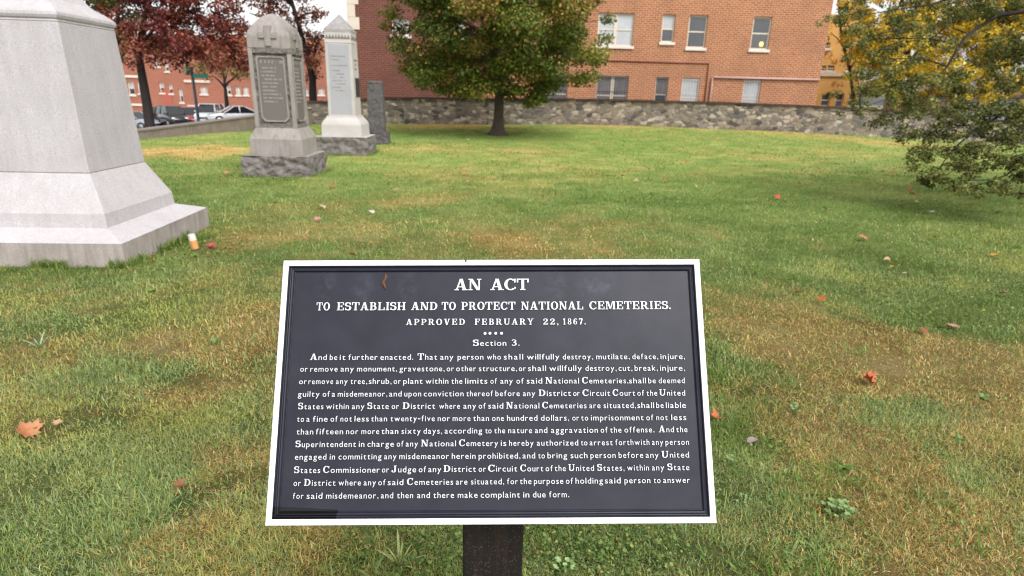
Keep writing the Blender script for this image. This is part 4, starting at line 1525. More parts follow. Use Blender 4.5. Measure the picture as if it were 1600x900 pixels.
window(ob, Lw[3], YB, [S_], .62, 0, True, M_bar_w)
window(ob, Lw[4], YB, [M_glass_mid], .62, 0, True, M_bar)
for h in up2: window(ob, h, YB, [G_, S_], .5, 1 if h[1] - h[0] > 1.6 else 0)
# pipes on the wall
zc = zz([(960, 95.5), (1104, 98.5)])
xc = at(1105, 120, YB)[0]
MB().tube([(XL + 5, YB - .05, zc), (xc - .03, YB - .05, zc), (xc, YB - .05, zc - .03), (xc, YB - .05, zl0 - .6)], .032, 8).build('conduit', M_conduit, ob, world=True)
zp = zz([(1115, 120.5), (1270, 124.5)])
xp = at(1110, 140, YB)[0]
MB().tube([(XR - .05, YB - .09, zp), (xp + .08, YB - .09, zp), (xp, YB - .09, zp - .08), (xp, YB - .09, zl0 - .8)], .055, 8).build('drain_pipe', M_pipe, ob, world=True)
# lamp alight in the right window
k = NT('lamp_glow')
em = k.n('ShaderNodeEmission'); em.inputs['Color'].default_value = rgba(lin(255, 200, 96)); em.inputs['Strength'].default_value = 1.6
M_glow = k.done(em.outputs[0])
lp = at(1189.5, 69, YB + .5)
lt = thing('table_lamp', 'small lit yellow lamp glowing behind the lower pane of the right upper window', 'lamp', (lp[0], YB + .5, lp[2] - .25))
MB().sphere((0, 0, .25), .12, 8, 0, (1, 1, 1.2)).build('lamp_shade', M_glow, lt)
MB().tube([(0, 0, -.1), (0, 0, .02), (0, 0, .14)], [.06, .02, .02], 8).build('lamp_base', M_bar, lt)

# darker wing at left
YD = 34.6
XD0 = at(545, 60, YD)[0]
XD1 = at(755, 120, YD)[0]
db = thing('dark_brick_building', 'dark red brick building with cream corner stones left of the orange one', 'building', (XD0 + 3, YD, STREET_Z))
wd = (at(612, 43, YD)[0], at(640, 43, YD)[0], at(625, 55, YD)[2], at(625, 29, YD)[2])
wd2 = (wd[0] + 3.1, wd[1] + 3.1, wd[2], wd[3])
mb = MB()
facade(mb, XD0, XD1, STREET_Z - .1, TOPZ + 1, YD, [wd, wd2])
shell(mb, XD0, XD1, YD, YD + 15, STREET_Z - .1, TOPZ + 1)
mb.build('wall', [M_brick_d, M_cap], db, world=True)
for h in (wd, wd2): window(db, h, YD, [M_glass_shade], .5)
zq = at(553, 46, YD)[2]
for i in range(12):                                       # corner stones, long and short by turns
    z = zq - .004 + i * .62
    lw = .62 if i % 2 == 0 else .42
    mb = MB().box(XD0 - .03, XD0 + lw, YD - .035, YD + .5, z, z + .612)
    mb.build('quoin', M_trim, db, bevel=.012, world=True)
# plinth band low on the dark wing
MB().box(XD0 - .02, XD1, YD - .05, YD - .003, STREET_Z, 1.15).build('base_course', mat_brick('base_brick', lin(96, 56, 50), lin(84, 48, 44), lin(110, 88, 80), lin(70, 44, 42)), db, world=True)

# red brick housing across the street
YF = 66.0
fb = thing('brick_housing', 'long red brick housing block with small white windows beyond the parked cars', 'building', (-36, YF, STREET_Z))
fw_ = [(200, 210, 128, 148, 0), (249, 256.5, 129, 145, 0), (263.5, 270, 132, 146, 0), (243, 249, 95, 104, 0), (257, 263.5, 98, 111.5, 0), (280, 286, 139, 160, 0), (312.5, 324, 135.5, 147, 1),
       (354, 361, 134, 148, 0), (368, 376, 135.5, 148.5, 1), (380, 388.5, 135.5, 148.5, 1), (215, 222, 128, 146, 0), (497, 507, 138, 148, 1), (472, 482, 138, 148, 1), (428, 440, 137, 149, 1), (452, 462, 137, 149, 1)]
hs_ = []
for a, b_, c, d, mu in fw_:
    x0, x1 = bx(a, b_, (c + d) / 2, YF)
    hs_.append((x0, x1, at((a + b_) / 2, d, YF)[2], at((a + b_) / 2, c, YF)[2]))
X0f, X1f = at(120, 130, YF)[0], at(640, 130, YF)[0]
mb = MB()
facade(mb, X0f, X1f, STREET_Z - .1, 6.5, YF, hs_)
shell(mb, X0f, X1f, YF, YF + 14, STREET_Z - .1, 6.5)
mb.build('wall', [M_brick_l, M_cap], fb, world=True)
for h, q in zip(hs_, fw_):
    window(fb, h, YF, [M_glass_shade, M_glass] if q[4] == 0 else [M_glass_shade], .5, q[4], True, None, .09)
for (a, b_) in ((196, 226), (290, 330)):                      # shallow darker bays
    x0, x1 = bx(a, b_, 140, YF)
    mb = MB()
    hh = [h for h in hs_ if h[0] > x0 and h[1] < x1]
    z0_ = max([h[3] for h in hh] + [0]) + .4
    mb.box(x0, x1, YF - .12, YF - .003, z0_, z0_ + .25)
    mb.box(x0, x1, YF - .12, YF - .003, min([h[2] for h in hh] + [0]) - .6, min([h[2] for h in hh] + [0]) - .38)
    mb.build('band_course', M_trim, fb, world=True)
dr = at(262, 156, YF)
MB().box(dr[0] - .5, dr[0] + .5, YF - .06, YF - .004, STREET_Z, dr[2] + 1.0).build('door', mat_plain('red_door', lin(160, 84, 66), .6), fb, world=True)

# ochre house at right beyond the wall
YO = 47.0
oh = thing('ochre_house', 'ochre painted house with white framed windows half hidden by the yellow tree', 'house', (at(1330, 140, YO)[0], YO, STREET_Z))
ow = [(1281, 1291, 102, 111), (1293, 1304, 102, 111), (1284, 1297, 66, 76), (1283, 1297, 147, 166), (1306, 1318, 146, 168), (1326, 1337, 146, 166), (1322, 1333, 102, 111)]
hs_ = []
for a, b_, c, d in ow:
    x0, x1 = bx(a, b_, (c + d) / 2, YO)
    hs_.append((x0, x1, at((a + b_) / 2, d, YO)[2], at((a + b_) / 2, c, YO)[2]))
X0o, X1o = at(1255, 130, YO)[0], at(1345, 130, YO)[0]
mb = MB()
ztop = at(1300, 22, YO)[2]
facade(mb, X0o, X1o, STREET_Z - .1, ztop, YO, hs_)
shell(mb, X0o, X1o, YO, YO + 9, STREET_Z - .1, ztop)
mb.build('wall', [mat_plain('ochre_render', lin(212, 162, 92), .8, .12, 1.5), M_cap], oh, world=True)
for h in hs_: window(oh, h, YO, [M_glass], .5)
zb_ = at(1290, 114, YO)[2]
MB().box(X0o - .02, X1o + .02, YO - .12, YO - .004, zb_ - .22, zb_ - .02).build('band_course', M_trim, oh, world=True)

# grey garage seen through the right branches
YG = 44.0
gp0, gp1 = at(1462, 150, YG), at(1700, 150, YG)
gg = thing('grey_garage', 'grey garage with pale doors glimpsed through the dark branches at right', 'garage', ((gp0[0] + gp1[0]) / 2, YG + 3, STREET_Z))
mb = MB().box(gp0[0], gp1[0], YG, YG + 6, STREET_Z - .1, 2.2)
mb.build('wall', mat_plain('grey_block', lin(128, 128, 134), .8, .1, 1), gg, world=True)
MB().box(gp0[0] - .2, gp1[0] + .2, YG - .25, YG + 6.2, 2.203, 2.45).build('roof', M_cap, gg, world=True)
for i in range(3):
    x = gp0[0] + .5 + i * 3.6
    MB().box(x, x + 3.0, YG - .05, YG - .003, STREET_Z, .7).build('door', M_pave, gg, world=True)


# ------------------------------------------------------------------ cars
M_tyre = mat_plain('tyre_rubber', (.02, .02, .02), .8)
M_rim = mat_plain('alloy_rim', (.45, .45, .47), .35, .1, 8, 0, .8)
M_cglass = mat_plain('car_glass', (.02, .023, .026), .05, .1, 1, 0, 0, .8)
M_lampc = mat_plain('headlamp_lens', (.75, .77, .78), .1, .05)
M_lampr = mat_plain('tail_lamp_red', (.35, .015, .015), .15, .05)
M_plast = mat_plain('black_trim', (.02, .02, .022), .5)
M_chrome = mat_plain('chrome', (.7, .7, .7), .15, .05, 1, 0, 1)
_mw = {}


def car_paint(name, c):
    return mat_plain(name, c, .25, .04, 2, 0, 0, .5, .6)


def car(label, paint, px, py, yaw, kind='sedan', group='cars parked along the street', scale=1.0, Y=50.0):
    q = at(px, py, Y)
    root = thing('parked_car', label, 'car', (q[0], Y, street_z(q[0]) + .005), R(yaw), group)
    L_, W_ = (4.6, 1.8)
    H_ = {'sedan': 1.43, 'suv': 1.68, 'coupe': 1.36, 'hatch': 1.5}[kind]
    L_, W_ = L_ * scale, W_ * scale
    hood = {'sedan': .92, 'suv': 1.05, 'coupe': .86, 'hatch': .95}[kind]
    # stations along x (front = +x): x, half width, z bottom, z belt
    st = [(-.5, .72, .42, hood * .72), (-.485, .82, .30, hood * .93), (-.40, .93, .24, hood), (-.2, 1, .2, hood + .02), (.1, 1, .2, hood), (.3, .98, .2, hood - .04), (.42, .93, .24, hood - .12), (.485, .80, .30, hood - .28), (.5, .68, .40, hood - .42)]
    mb = MB()
    vs, fs = [], []
    for x, wf, zb_, zt_ in st:
        hw_ = W_ / 2 * wf
        for (a, z) in ((-1, zb_), (-1.0, zb_ + (zt_ - zb_) * .6), (-.94, zt_ - .05), (-.86, zt_), (.86, zt_), (.94, zt_ - .05), (1, zb_ + (zt_ - zb_) * .6), (1, zb_)):
            vs.append((x * L_, a * hw_, z))
    for i in range(len(st) - 1):
        for j in range(8):
            a, b_ = i * 8 + j, i * 8 + (j + 1) % 8
            fs.append((a, a + 8, b_ + 8, b_))
    fs += [tuple(range(8)), tuple((len(st) - 1) * 8 + j for j in range(7, -1, -1))]
    mb.add(vs, fs, 0, True)
    rear = {'sedan': (-.40, -.24), 'suv': (-.49, -.44), 'coupe': (-.42, -.18), 'hatch': (-.48, -.36)}[kind]
    front = {'sedan': (.24, .06), 'suv': (.27, .12), 'coupe': (.22, .02), 'hatch': (.28, .1)}[kind]
    # roof skin and pillars
    zr = H_
    wb, wr = W_ * .46, W_ * .36
    rf = [(rear[1] * L_, -wr, zr - .03), (front[1] * L_, -wr, zr - .02), (front[1] * L_, wr, zr - .02), (rear[1] * L_, wr, zr - .03)]
    top = [((rear[1] + .02) * L_, -wr * .85, zr + .02), ((front[1] - .02) * L_, -wr * .85, zr + .02), ((front[1] - .02) * L_, wr * .85, zr + .02), ((rear[1] + .02) * L_, wr * .85, zr + .02)]
    mb.add(rf + top, [(0, 1, 5, 4), (1, 2, 6, 5), (2, 3, 7, 6), (3, 0, 4, 7), (4, 5, 6, 7)], 0, True)
    for sy in (-1, 1):
        for xb, xt in ((rear[0], rear[1]), (front[0], front[1]), ((rear[1] + front[1]) / 2, (rear[1] + front[1]) / 2)):
            mb.tube([(xb * L_, sy * wb, hood - .02), (xt * L_, sy * wr, zr - .02)], .05, 6)
    body = mb.build('body', paint, root)
    mb = MB()
    gb = [(rear[0] * L_, -wb, hood - .02), (front[0] * L_, -wb, hood - .02), (front[0] * L_, wb, hood - .02), (rear[0] * L_, wb, hood - .02)]
    gt = [(rear[1] * L_, -wr, zr - .028), (front[1] * L_, -wr, zr - .022), (front[1] * L_, wr, zr - .022), (rear[1] * L_, wr, zr - .028)]
    mb.add(gb + gt, [(0, 1, 5, 4), (1, 2, 6, 5), (2, 3, 7, 6), (3, 0, 4, 7)])
    mb.build('window', M_cglass, root)
    for sx in (-.30, .31):
        for sy in (-1, 1):
            mb = MB()
            c = Vector((sx * L_, sy * W_ * .46, .33))
            mb.tube([c + Vector((0, -.11, 0)), c + Vector((0, -.09, 0)), c + Vector((0, .09, 0)), c + Vector((0, .11, 0))], [.29, .33, .33, .29], 18)
            w_ = mb.build('wheel', M_tyre, root)
            mb = MB().tube([c + Vector((0, sy * .09, 0)), c + Vector((0, sy * .125, 0))], [.22, .20], 12)
            r_ = mb.build('rim', M_rim, root); r_.parent = w_
    for sy in (-1, 1):
        mb = MB().sphere((.465 * L_, sy * W_ * .34, hood - .27), .15, 6, 0, (.7, 1.1, .55)); mb.build('headlight', M_lampc, root)
        mb = MB().sphere((-.485 * L_, sy * W_ * .36, hood - .16), .13, 6, 0, (.35, 1.0, .9)); mb.build('tail_light', M_lampr, root)
    MB().box(.478 * L_, .503 * L_, -W_ * .22, W_ * .22, hood - .5, hood - .36).build('grille', M_plast, root, bevel=.01)
    for sy in (-1, 1):
        MB().sphere((.2 * L_, sy * W_ * .53, hood + .06), .1, 6, 0, (.6, 1, .7)).build('mirror', paint, root)
    return root


car('silver sedan parked nearest the pale monument edge', car_paint('silver_paint', lin(170, 174, 182)), 208, 193, -8, 'sedan')
car('dark grey wagon squeezed between the silver sedan and the black wagon', car_paint('dark_grey_paint', lin(44, 40, 42)), 251, 190, -112, 'suv', Y=53.0)
car('black wagon with pale windows parked right of the dark tree trunk', car_paint('black_paint', lin(30, 30, 34)), 270, 190.5, -42, 'suv', scale=.8, Y=50.0)
car('dark red hatchback between the black wagon and a white car', car_paint('red_paint', lin(140, 42, 48)), 302, 187, -72, 'hatch', Y=52.0)
car('white wagon right of the dark red hatchback', car_paint('white_wagon_paint', lin(206, 210, 216)), 329, 186.5, -80, 'suv', scale=.9, Y=52.0)
car('white sedan at the right end of the parked row', car_paint('white_paint', lin(222, 224, 230)), 366, 185.5, 218, 'coupe', scale=.88, Y=49.0)

# ------------------------------------------------------------------ street sign
q = at(307, 165, 40)
ss = thing('street_sign', 'grey pole with two green street name plates in front of the red brick housing', 'street sign', (q[0], 40, street_z(q[0])))
zt_ = at(303, 108, 40)[2]
MB().tube([(q[0], 40, street_z(q[0]) - .1), (q[0], 40, zt_ + .1)], .09, 12).build('pole', mat_plain('grey_pole', lin(96, 100, 112), .5), ss, world=True)
M_sg = mat_plain('sign_green', lin(84, 178, 150), .5, .05)
a_ = at(312.5, 119, 40)
MB().box(q[0] + .12, q[0] + 1.05, 39.84, 39.86, a_[2] - .13, a_[2] + .13).build('name_plate', M_sg, ss, world=True)
a_ = at(297, 110, 40)
mb = MB().box(-.45, .45, -.01, .01, -.14, .14)
M_ = Matrix.Translation((q[0] - .3, 39.8, a_[2])) @ Matrix.Rotation(R(-52), 4, 'Z')
mb.v = [tuple(M_ @ Vector(p_)) for p_ in mb.v]
mb.build('name_plate', M_sg, ss, world=True)
# ------------------------------------------------------------------ trees
def foliage(clumps, per, size, palette, seed, parent, name='crown', droop=.3, aspect=.75, jitter=.13, flat=.75, tipcol=None, k=5):
    """leaves spread through clumps (x, y, z, r); each clump has its own hue, each leaf a little of its own"""
    rg = np.random.default_rng(seed)
    P, N_, Sz, C_ = [], [], [], []
    for (cx, cy, cz, r_) in clumps:
        n = int(per * (r_ / .6) ** 2)
        v = rg.normal(size=(n, 3))
        v /= np.linalg.norm(v, axis=1)[:, None]
        rad = rg.uniform(0, 1, n) ** .45
        p = v * (rad * r_)[:, None] * np.array([1, 1, flat])
        p += rg.normal(0, .06 * r_, (n, 3))
        P.append(p + np.array([cx, cy, cz]))
        nn = v * .55 + np.array([0, 0, .75]) + rg.normal(0, .55, (n, 3))
        N_.append(nn / np.linalg.norm(nn, axis=1)[:, None])
        Sz.append(size * rg.uniform(.6, 1.35, n))
        t0 = rg.uniform(0, 1)
        tt = np.clip(t0 * .65 + .175 + rg.normal(0, jitter, n), 0, 1)
        c = pal(palette, tt)
        if tipcol is not None:                            # turning leaves sit at the twig tips
            turn = (rg.uniform(0, 1, n) < (tipcol[1] * (3.2 if rg.uniform(0, 1) < .25 else .45)))
            ct = pal(tipcol[0], rg.uniform(0, 1, n))
            c = np.where(turn[:, None], ct, c)
        C_.append(c * rg.uniform(.85, 1.15, n)[:, None])
    P, N_, Sz, C_ = map(np.concatenate, (P, N_, Sz, C_))
    loc = np.array(parent.location) if parent is not None else np.zeros(3)
    v, l, t, c = leaf_discs(P, N_, Sz, C_, seed + 1, aspect, k, .12)
    return np_mesh(name, v, l, t, c, M_leaf, parent, loc)


def bend_path(a, b_, sag, n=6, seed=0, wob=.06):
    rg = random.Random(seed)
    a, b_ = Vector(a), Vector(b_)
    L_ = (b_ - a).length
    out = []
    for i in range(n + 1):
        t_ = i / n
        p_ = a.lerp(b_, t_) + Vector((0, 0, sag * math.sin(math.pi * t_)))
        if 0 < i < n: p_ += Vector((rg.uniform(-1, 1), rg.uniform(-1, 1), rg.uniform(-1, 1))) * wob * L_
        out.append(p_)
    return out


def taper(r0, r1, n):
    return [r0 + (r1 - r0) * i / n for i in range(n + 1)]


# ---- the maple in the middle of the lawn
tb = Vector((-.73, 24.5, float(lawn_z(-.73, 24.5))))
mt = thing('maple_tree', 'round crowned green maple with orange tinted leaf tips standing alone on the lawn', 'tree', tb)
mb = MB()
tr = [(0, 0, -.1), (0, 0, .05), (.0, 0, .18), (.01, 0, .4), (.02, 0, .75), (.03, 0, 1.3), (.05, .02, 2.0), (.04, .05, 3.2), (.0, .05, 5), (-.05, 0, 7), (0, 0, 8.6)]
mb.tube(tr, [.52, .40, .30, .235, .195, .185, .18, .15, .11, .06, .02], 14)
rgm = random.Random(4)
for i in range(6):                                       # root flare
    a = i * 1.05 + .3
    mb.tube([(0, 0, .28), (.22 * math.cos(a), .22 * math.sin(a), .10), (.5 * math.cos(a), .5 * math.sin(a), -.05)], [.14, .12, .04], 8)
CR_Z = [1.35, 1.7, 2.2, 3.0, 4.2, 5.6, 7.0, 8.4, 9.6]
CR_R = [1.2, 2.6, 3.6, 4.25, 4.45, 4.2, 3.5, 2.3, .8]
clumps = []
rgn = np.random.default_rng(9)
for i in range(230):
    z = rgn.uniform(1.45, 9.6)
    if z < 2.6 and rgn.uniform() < .25: z = rgn.uniform(2.2, 5)
    rr = np.interp(z, CR_Z, CR_R)
    a = rgn.uniform(0, 2 * math.pi)
    lob = 1 + .10 * math.sin(3 * a + z * 1.3) + .07 * math.sin(5 * a - z * 2)
    rad = rr * lob * (rgn.uniform(0, 1) ** .33) * rgn.uniform(.86, 1.0)
    clumps.append((tb.x + .05 + rad * math.cos(a), tb.y + rad * math.sin(a), z + tb.z, rgn.uniform(.5, .88)))
for (px_i, py, dy, r_) in ((840, 150, -1.6, .42), (825, 162, -1.4, .3), (800, 148, -1.2, .4), (660, 130, -1, .45), (690, 140, -1.6, .4), (720, 138, -2, .45), (640, 110, 0, .45), (620, 60, .2, .4), (612, 20, 0, .5), (945, 60, 0, .4), (935, 95, -.3, .45), (900, 125, -.6, .45), (950, 30, .2, .35), (838, 158, -1.9, .3), (770, 128, -2.2, .5), (795, 132, -2.0, .5), (748, 126, -2.2, .5), (812, 138, -1.8, .45), (780, 105, -2.6, .6), (730, 110, -2.6, .55), (830, 118, -2.2, .5), (865, 125, -1.4, .5), (700, 120, -2.0, .5), (675, 105, -1.4, .5), (603, 40, .3, .35)):
    q = at(px_i, py, 24.5 + dy)
    clumps.append((q[0], q[1], q[2], r_))
for i in range(46):
    c = clumps[rgn.integers(0, len(clumps))]
    z0 = max(1.5, (c[2] - tb.z) * .55 + .4)
    mb.tube([Vector(p_) for p_ in bend_path((.04, .03, z0), (c[0] - tb.x, c[1] - tb.y, c[2] - tb.z), .25, 5, i, .04)], taper(.055 + .02 * rgm.random(), .008, 5), 6)
mb.build('trunk', M_bark, mt)
MAPLE = [(0, (54, 68, 22)), (.35, (84, 100, 32)), (.7, (114, 122, 46)), (1, (148, 146, 66))]
TURN = [(0, (150, 122, 58)), (.6, (176, 138, 76)), (.85, (150, 92, 64)), (1, (190, 158, 92))]
foliage(clumps, 380, .105, MAPLE, 3, mt, tipcol=(TURN, .14), flat=.6)


def px_clumps(spec, Y, spread, n_sub, seed, rs=(.35, .7), dx=0):
    """clumps scattered round places seen at px, py with radius rp in picture px"""
    rg = np.random.default_rng(seed)
    out = []
    for s_ in spec:
        px_i, py, rp = s_[:3]
        y0 = Y + (s_[3] if len(s_) > 3 else 0)
        for _ in range(max(1, int(n_sub * (rp / 30) ** 2))):
            a, q = rg.uniform(0, 2 * math.pi), math.sqrt(rg.uniform())
            y_ = y0 + rg.normal(0, spread)
            c = at(px_i + rp * q * math.cos(a), py + rp * q * math.sin(a), y0)
            out.append((c[0], y_, c[2], rg.uniform(*rs)))
    return out


RED = [(0, (74, 36, 38)), (.4, (120, 58, 54)), (.7, (150, 78, 62)), (1, (168, 104, 76))]
RUST = [(0, (78, 46, 34)), (.4, (124, 74, 46)), (.7, (154, 98, 60)), (1, (168, 122, 72))]


def bg_tree(name, label, cat_group, px_base, Y, tops, limbs, r0, clumps, per, size, palette, seed, bark=None, tip=None):
    b0 = at(px_base[0], px_base[1], Y)
    base = Vector((b0[0], Y, street_z(b0[0]) if b0[0] < -9 else STREET_Z - .3))
    t_ = thing(name, label, 'tree', base, 0, cat_group)
    mb = MB()
    path = [Vector((0, 0, -.2)), Vector((0, 0, .1))] + [Vector(at(a, b_, Y)) - base for a, b_ in tops]
    k_ = len(path) - 1
    mb.tube(path, [r0 * 1.25] + taper(r0, r0 * .3, k_ - 1), 10)
    for i, (a0, a1, rr) in enumerate(limbs):
        p0, p1 = Vector(at(*a0, Y)) - base, Vector(at(*a1, Y + (i % 3 - 1) * .8)) - base
        mb.tube(bend_path(p0, p1, .15, 5, i + seed, .03), taper(rr, rr * .25, 5), 7)
    mb.build('trunk', bark or M_bark_d, t_)
    foliage(clumps, per, size, palette, seed, t_, tipcol=tip)
    return t_


GT = 'trees along the street'
bg_tree('oak_tree', 'dark trunked tree with deep red leaves beside the large pale monument', GT, (231, 178), 37, [(230, 165), (224, 130), (219, 100), (215, 70), (222, 40), (235, 0), (245, -60)],
        [((218, 90), (190, 40), .14), ((216, 75), (260, 35), .13), ((222, 50), (300, 20), .12), ((224, 40), (330, 60), .10), ((230, 20), (200, -30), .12), ((235, 0), (300, -40), .12), ((222, 60), (280, 85), .07)],
        .30, px_clumps([(240, 70, 34), (275, 55, 40), (320, 50, 38), (290, 85, 22), (230, 25, 34), (280, 10, 40), (340, 15, 36), (345, 75, 22), (250, -40, 50), (330, -40, 50), (210, -10, 24), (230, 88, 14), (200, -50, 40), (368, 45, 16), (362, 75, 16), (378, 65, 14), (345, 92, 14), (310, 82, 18), (260, 80, 16), (372, 92, 12)], 37, 1.2, 13, 21, (.4, .8)),
        90, .17, RED, 31, tip=(RUST, .15))
bg_tree('oak_tree', 'rust red leaved tree behind the two gravestones left of the dark brick building', GT, (489, 165), 44, [(489, 150), (488, 120), (480, 90), (470, 50), (455, 0), (450, -50)],
        [((485, 105), (500, 60), .13), ((480, 90), (440, 50), .13), ((470, 50), (390, 20), .13), ((462, 30), (510, 20), .09), ((458, 10), (400, -30), .12), ((472, 60), (360, 55), .10)],
        .30, px_clumps([(480, 70, 26), (500, 95, 16), (470, 100, 22), (495, 60, 18), (480, 20, 26), (440, 0, 34), (405, 10, 24), (375, 60, 24), (370, 90, 20), (490, 118, 10), (440, -40, 40), (505, 55, 10), (392, -25, 30), (365, 30, 20), (500, 30, 12)], 44, 1.2, 11, 22, (.35, .7)),
        110, .16, RUST, 32, tip=(RED, .3))
OLIVE = [(0, (62, 66, 28)), (.5, (104, 102, 48)), (1, (146, 130, 66))]
bg_tree('street_tree', 'small olive green street tree between the sign pole and the cross gravestone', GT, (355, 175), 52, [(355, 165), (353, 150), (352, 138), (350, 120), (345, 100)],
        [((352, 138), (330, 118), .10), ((352, 135), (375, 115), .10), ((351, 128), (360, 100), .08)],
        .20, px_clumps([(318, 116, 20), (345, 108, 20), (375, 116, 20), (360, 96, 18), (325, 98, 16), (300, 112, 12)], 52, 1.0, 15, 23, (.35, .65)), 80, .17, OLIVE, 33, tip=(RUST, .1))
GREENY = [(0, (50, 62, 24)), (.5, (88, 92, 38)), (1, (132, 124, 58))]
bg_tree('street_tree', 'yellow green tree just behind the top of the large pale monument', GT, (178, 178), 42, [(180, 160), (182, 100), (184, 40), (186, -40)],
        [((182, 100), (200, 80), .09), ((184, 40), (205, 20), .1)],
        .25, px_clumps([(190, 70, 18), (185, 30, 26), (195, 95, 12), (180, -10, 36), (160, 40, 36), (150, -30, 50)], 42, 1.0, 14, 24, (.4, .7)), 100, .16, GREENY, 34)
YEL = [(0, (186, 156, 40)), (.4, (216, 190, 56)), (.7, (232, 210, 84)), (1, (216, 164, 64))]
GT2 = 'autumn trees beyond the wall'
bg_tree('autumn_tree', 'bright yellow autumn tree beyond the stone wall behind the dark branches', GT2, (1425, 170), 40, [(1425, 165), (1422, 120), (1418, 70), (1410, 10), (1405, -50)],
        [((1423, 125), (1370, 70), .12), ((1420, 100), (1480, 40), .12), ((1416, 60), (1340, 30), .1), ((1414, 40), (1460, -20), .1), ((1424, 140), (1500, 110), .1)],
        .25, px_clumps([(1370, 50, 36), (1340, 75, 26), (1400, 90, 34), (1440, 50, 40), (1490, 60, 36), (1520, 100, 30), (1380, 10, 36), (1450, 0, 40), (1340, 20, 20), (1420, 130, 26), (1470, 120, 26), (1530, 30, 36), (1580, 60, 36), (1400, -40, 40), (1500, -40, 50), (1580, -20, 50), (1550, 80, 30), (1590, 110, 34), (1500, 90, 30), (1560, 140, 26), (1480, 150, 20), (1600, 20, 40), (1390, 110, 26), (1360, 90, 26), (1420, 95, 30), (1455, 105, 30), (1500, 125, 26), (1550, 40, 40), (1380, 130, 18), (1460, 145, 20), (1520, 145, 20)], 40, 1.3, 12, 25, (.35, .7)),
        190, .15, YEL, 35, M_bark, tip=([(0, (150, 140, 40)), (1, (176, 160, 54))], .14))
ORG = [(0, (190, 116, 58)), (.5, (220, 150, 76)), (1, (228, 180, 84))]
bg_tree('autumn_tree', 'slender orange leaved tree beside the right corner of the orange building', GT2, (1335, 165), 43, [(1334, 155), (1328, 110), (1315, 60), (1310, 0), (1308, -40)],
        [((1328, 110), (1345, 80), .06), ((1322, 85), (1298, 50), .06), ((1316, 60), (1335, 20), .05)],
        .13, px_clumps([(1308, 40, 14), (1300, 60, 12), (1320, 20, 14), (1315, 85, 14), (1330, 100, 16), (1300, 130, 12), (1320, 60, 12), (1315, -10, 16), (1300, 85, 10)], 43, .7, 11, 26, (.25, .5)),
        110, .12, ORG, 36, M_bark, tip=(YEL, .3))
SHR = [(0, (84, 92, 22)), (.5, (132, 134, 34)), (1, (168, 160, 52))]
bg_tree('shrub', 'yellow green shrub rising over the coping at the foot of the autumn trees', None, (1345, 170), 35, [(1345, 160), (1342, 140), (1340, 120)], [((1345, 150), (1365, 130), .05)],
        .07, px_clumps([(1335, 128, 18), (1360, 120, 16), (1350, 145, 20), (1375, 140, 18), (1400, 155, 20), (1440, 158, 18)], 35, .6, 16, 27, (.25, .5)), 110, .10, SHR, 37, M_bark)

# ---- dark tree whose branches hang in from the right
YT = 10.5
base = Vector((12.6, YT, 0))
dt = thing('overhanging_tree', 'dark green small leaved tree with drooping branches reaching in from the right edge', 'tree', base)
mb = MB()
mb.tube([(0, 0, -.2), (0, 0, .2), (.05, 0, 1.2), (-.05, .1, 2.2), (-.2, .1, 3.4), (-.1, 0, 5.0), (0, 0, 6.5)], [.42, .33, .28, .25, .2, .12, .03], 12)


def limb(pts, r0, r1, nsub=3):
    P = [Vector(at(a, b_, YT + d)) - base for a, b_, d in pts]
    mb.tube(P, taper(r0, r1, len(P) - 1), 8)
    return P


TR = (12.5, YT, 2.4)
limbs = [[(1840, 60, 0), (1720, 10, 0), (1600, 18, 0), (1560, 24, 0), (1530, 42, -.1), (1508, 58, -.2), (1495, 78, -.2), (1480, 104, -.3), (1468, 118, -.3), (1440, 124, -.4), (1400, 132, -.4), (1350, 138, -.5)],
         [(1820, 90, 0), (1700, 100, -.6), (1600, 150, -.9), (1560, 182, -1.0), (1520, 206, -1.0), (1490, 232, -1.1), (1462, 270, -1.1)],
         [(1820, 130, 0), (1700, 190, -1.2), (1620, 240, -1.6), (1587, 261, -1.6), (1572, 274, -1.6), (1550, 281, -1.6), (1500, 282, -1.6)],
         [(1800, 20, 0), (1650, -30, .6), (1560, -20, .8), (1490, -5, .8), (1455, 8, .8), (1420, 12, .8), (1370, 20, .7), (1318, 30, .6)],
         [(1510, 52, -.1), (1490, 44, .1), (1488, 26, .2), (1460, 12, .3), (1440, -10, .3)],
         [(1640, 60, .5), (1600, 62, .4), (1575, 72, .4), (1560, 84, .4), (1530, 90, .4), (1490, 110, .4)],
         [(1500, 70, -.2), (1450, 60, .1), (1400, 60, .2), (1350, 62, .2), (1335, 66, .2)],
         [(1470, 118, -.3), (1450, 150, -.3), (1430, 185, -.4), (1421, 205, -.4), (1418, 218, -.4)],
         [(1560, 182, -1), (1530, 170, -.8), (1500, 150, -.7), (1450, 152, -.6), (1400, 158, -.6)],
         [(1480, 104, -.3), (1440, 90, .0), (1400, 92, 0), (1370, 88, 0), (1348, 84, 0)]]
for i, L_ in enumerate(limbs):
    limb(L_, .042 if i < 2 else .026 if i < 4 else .012, .004)
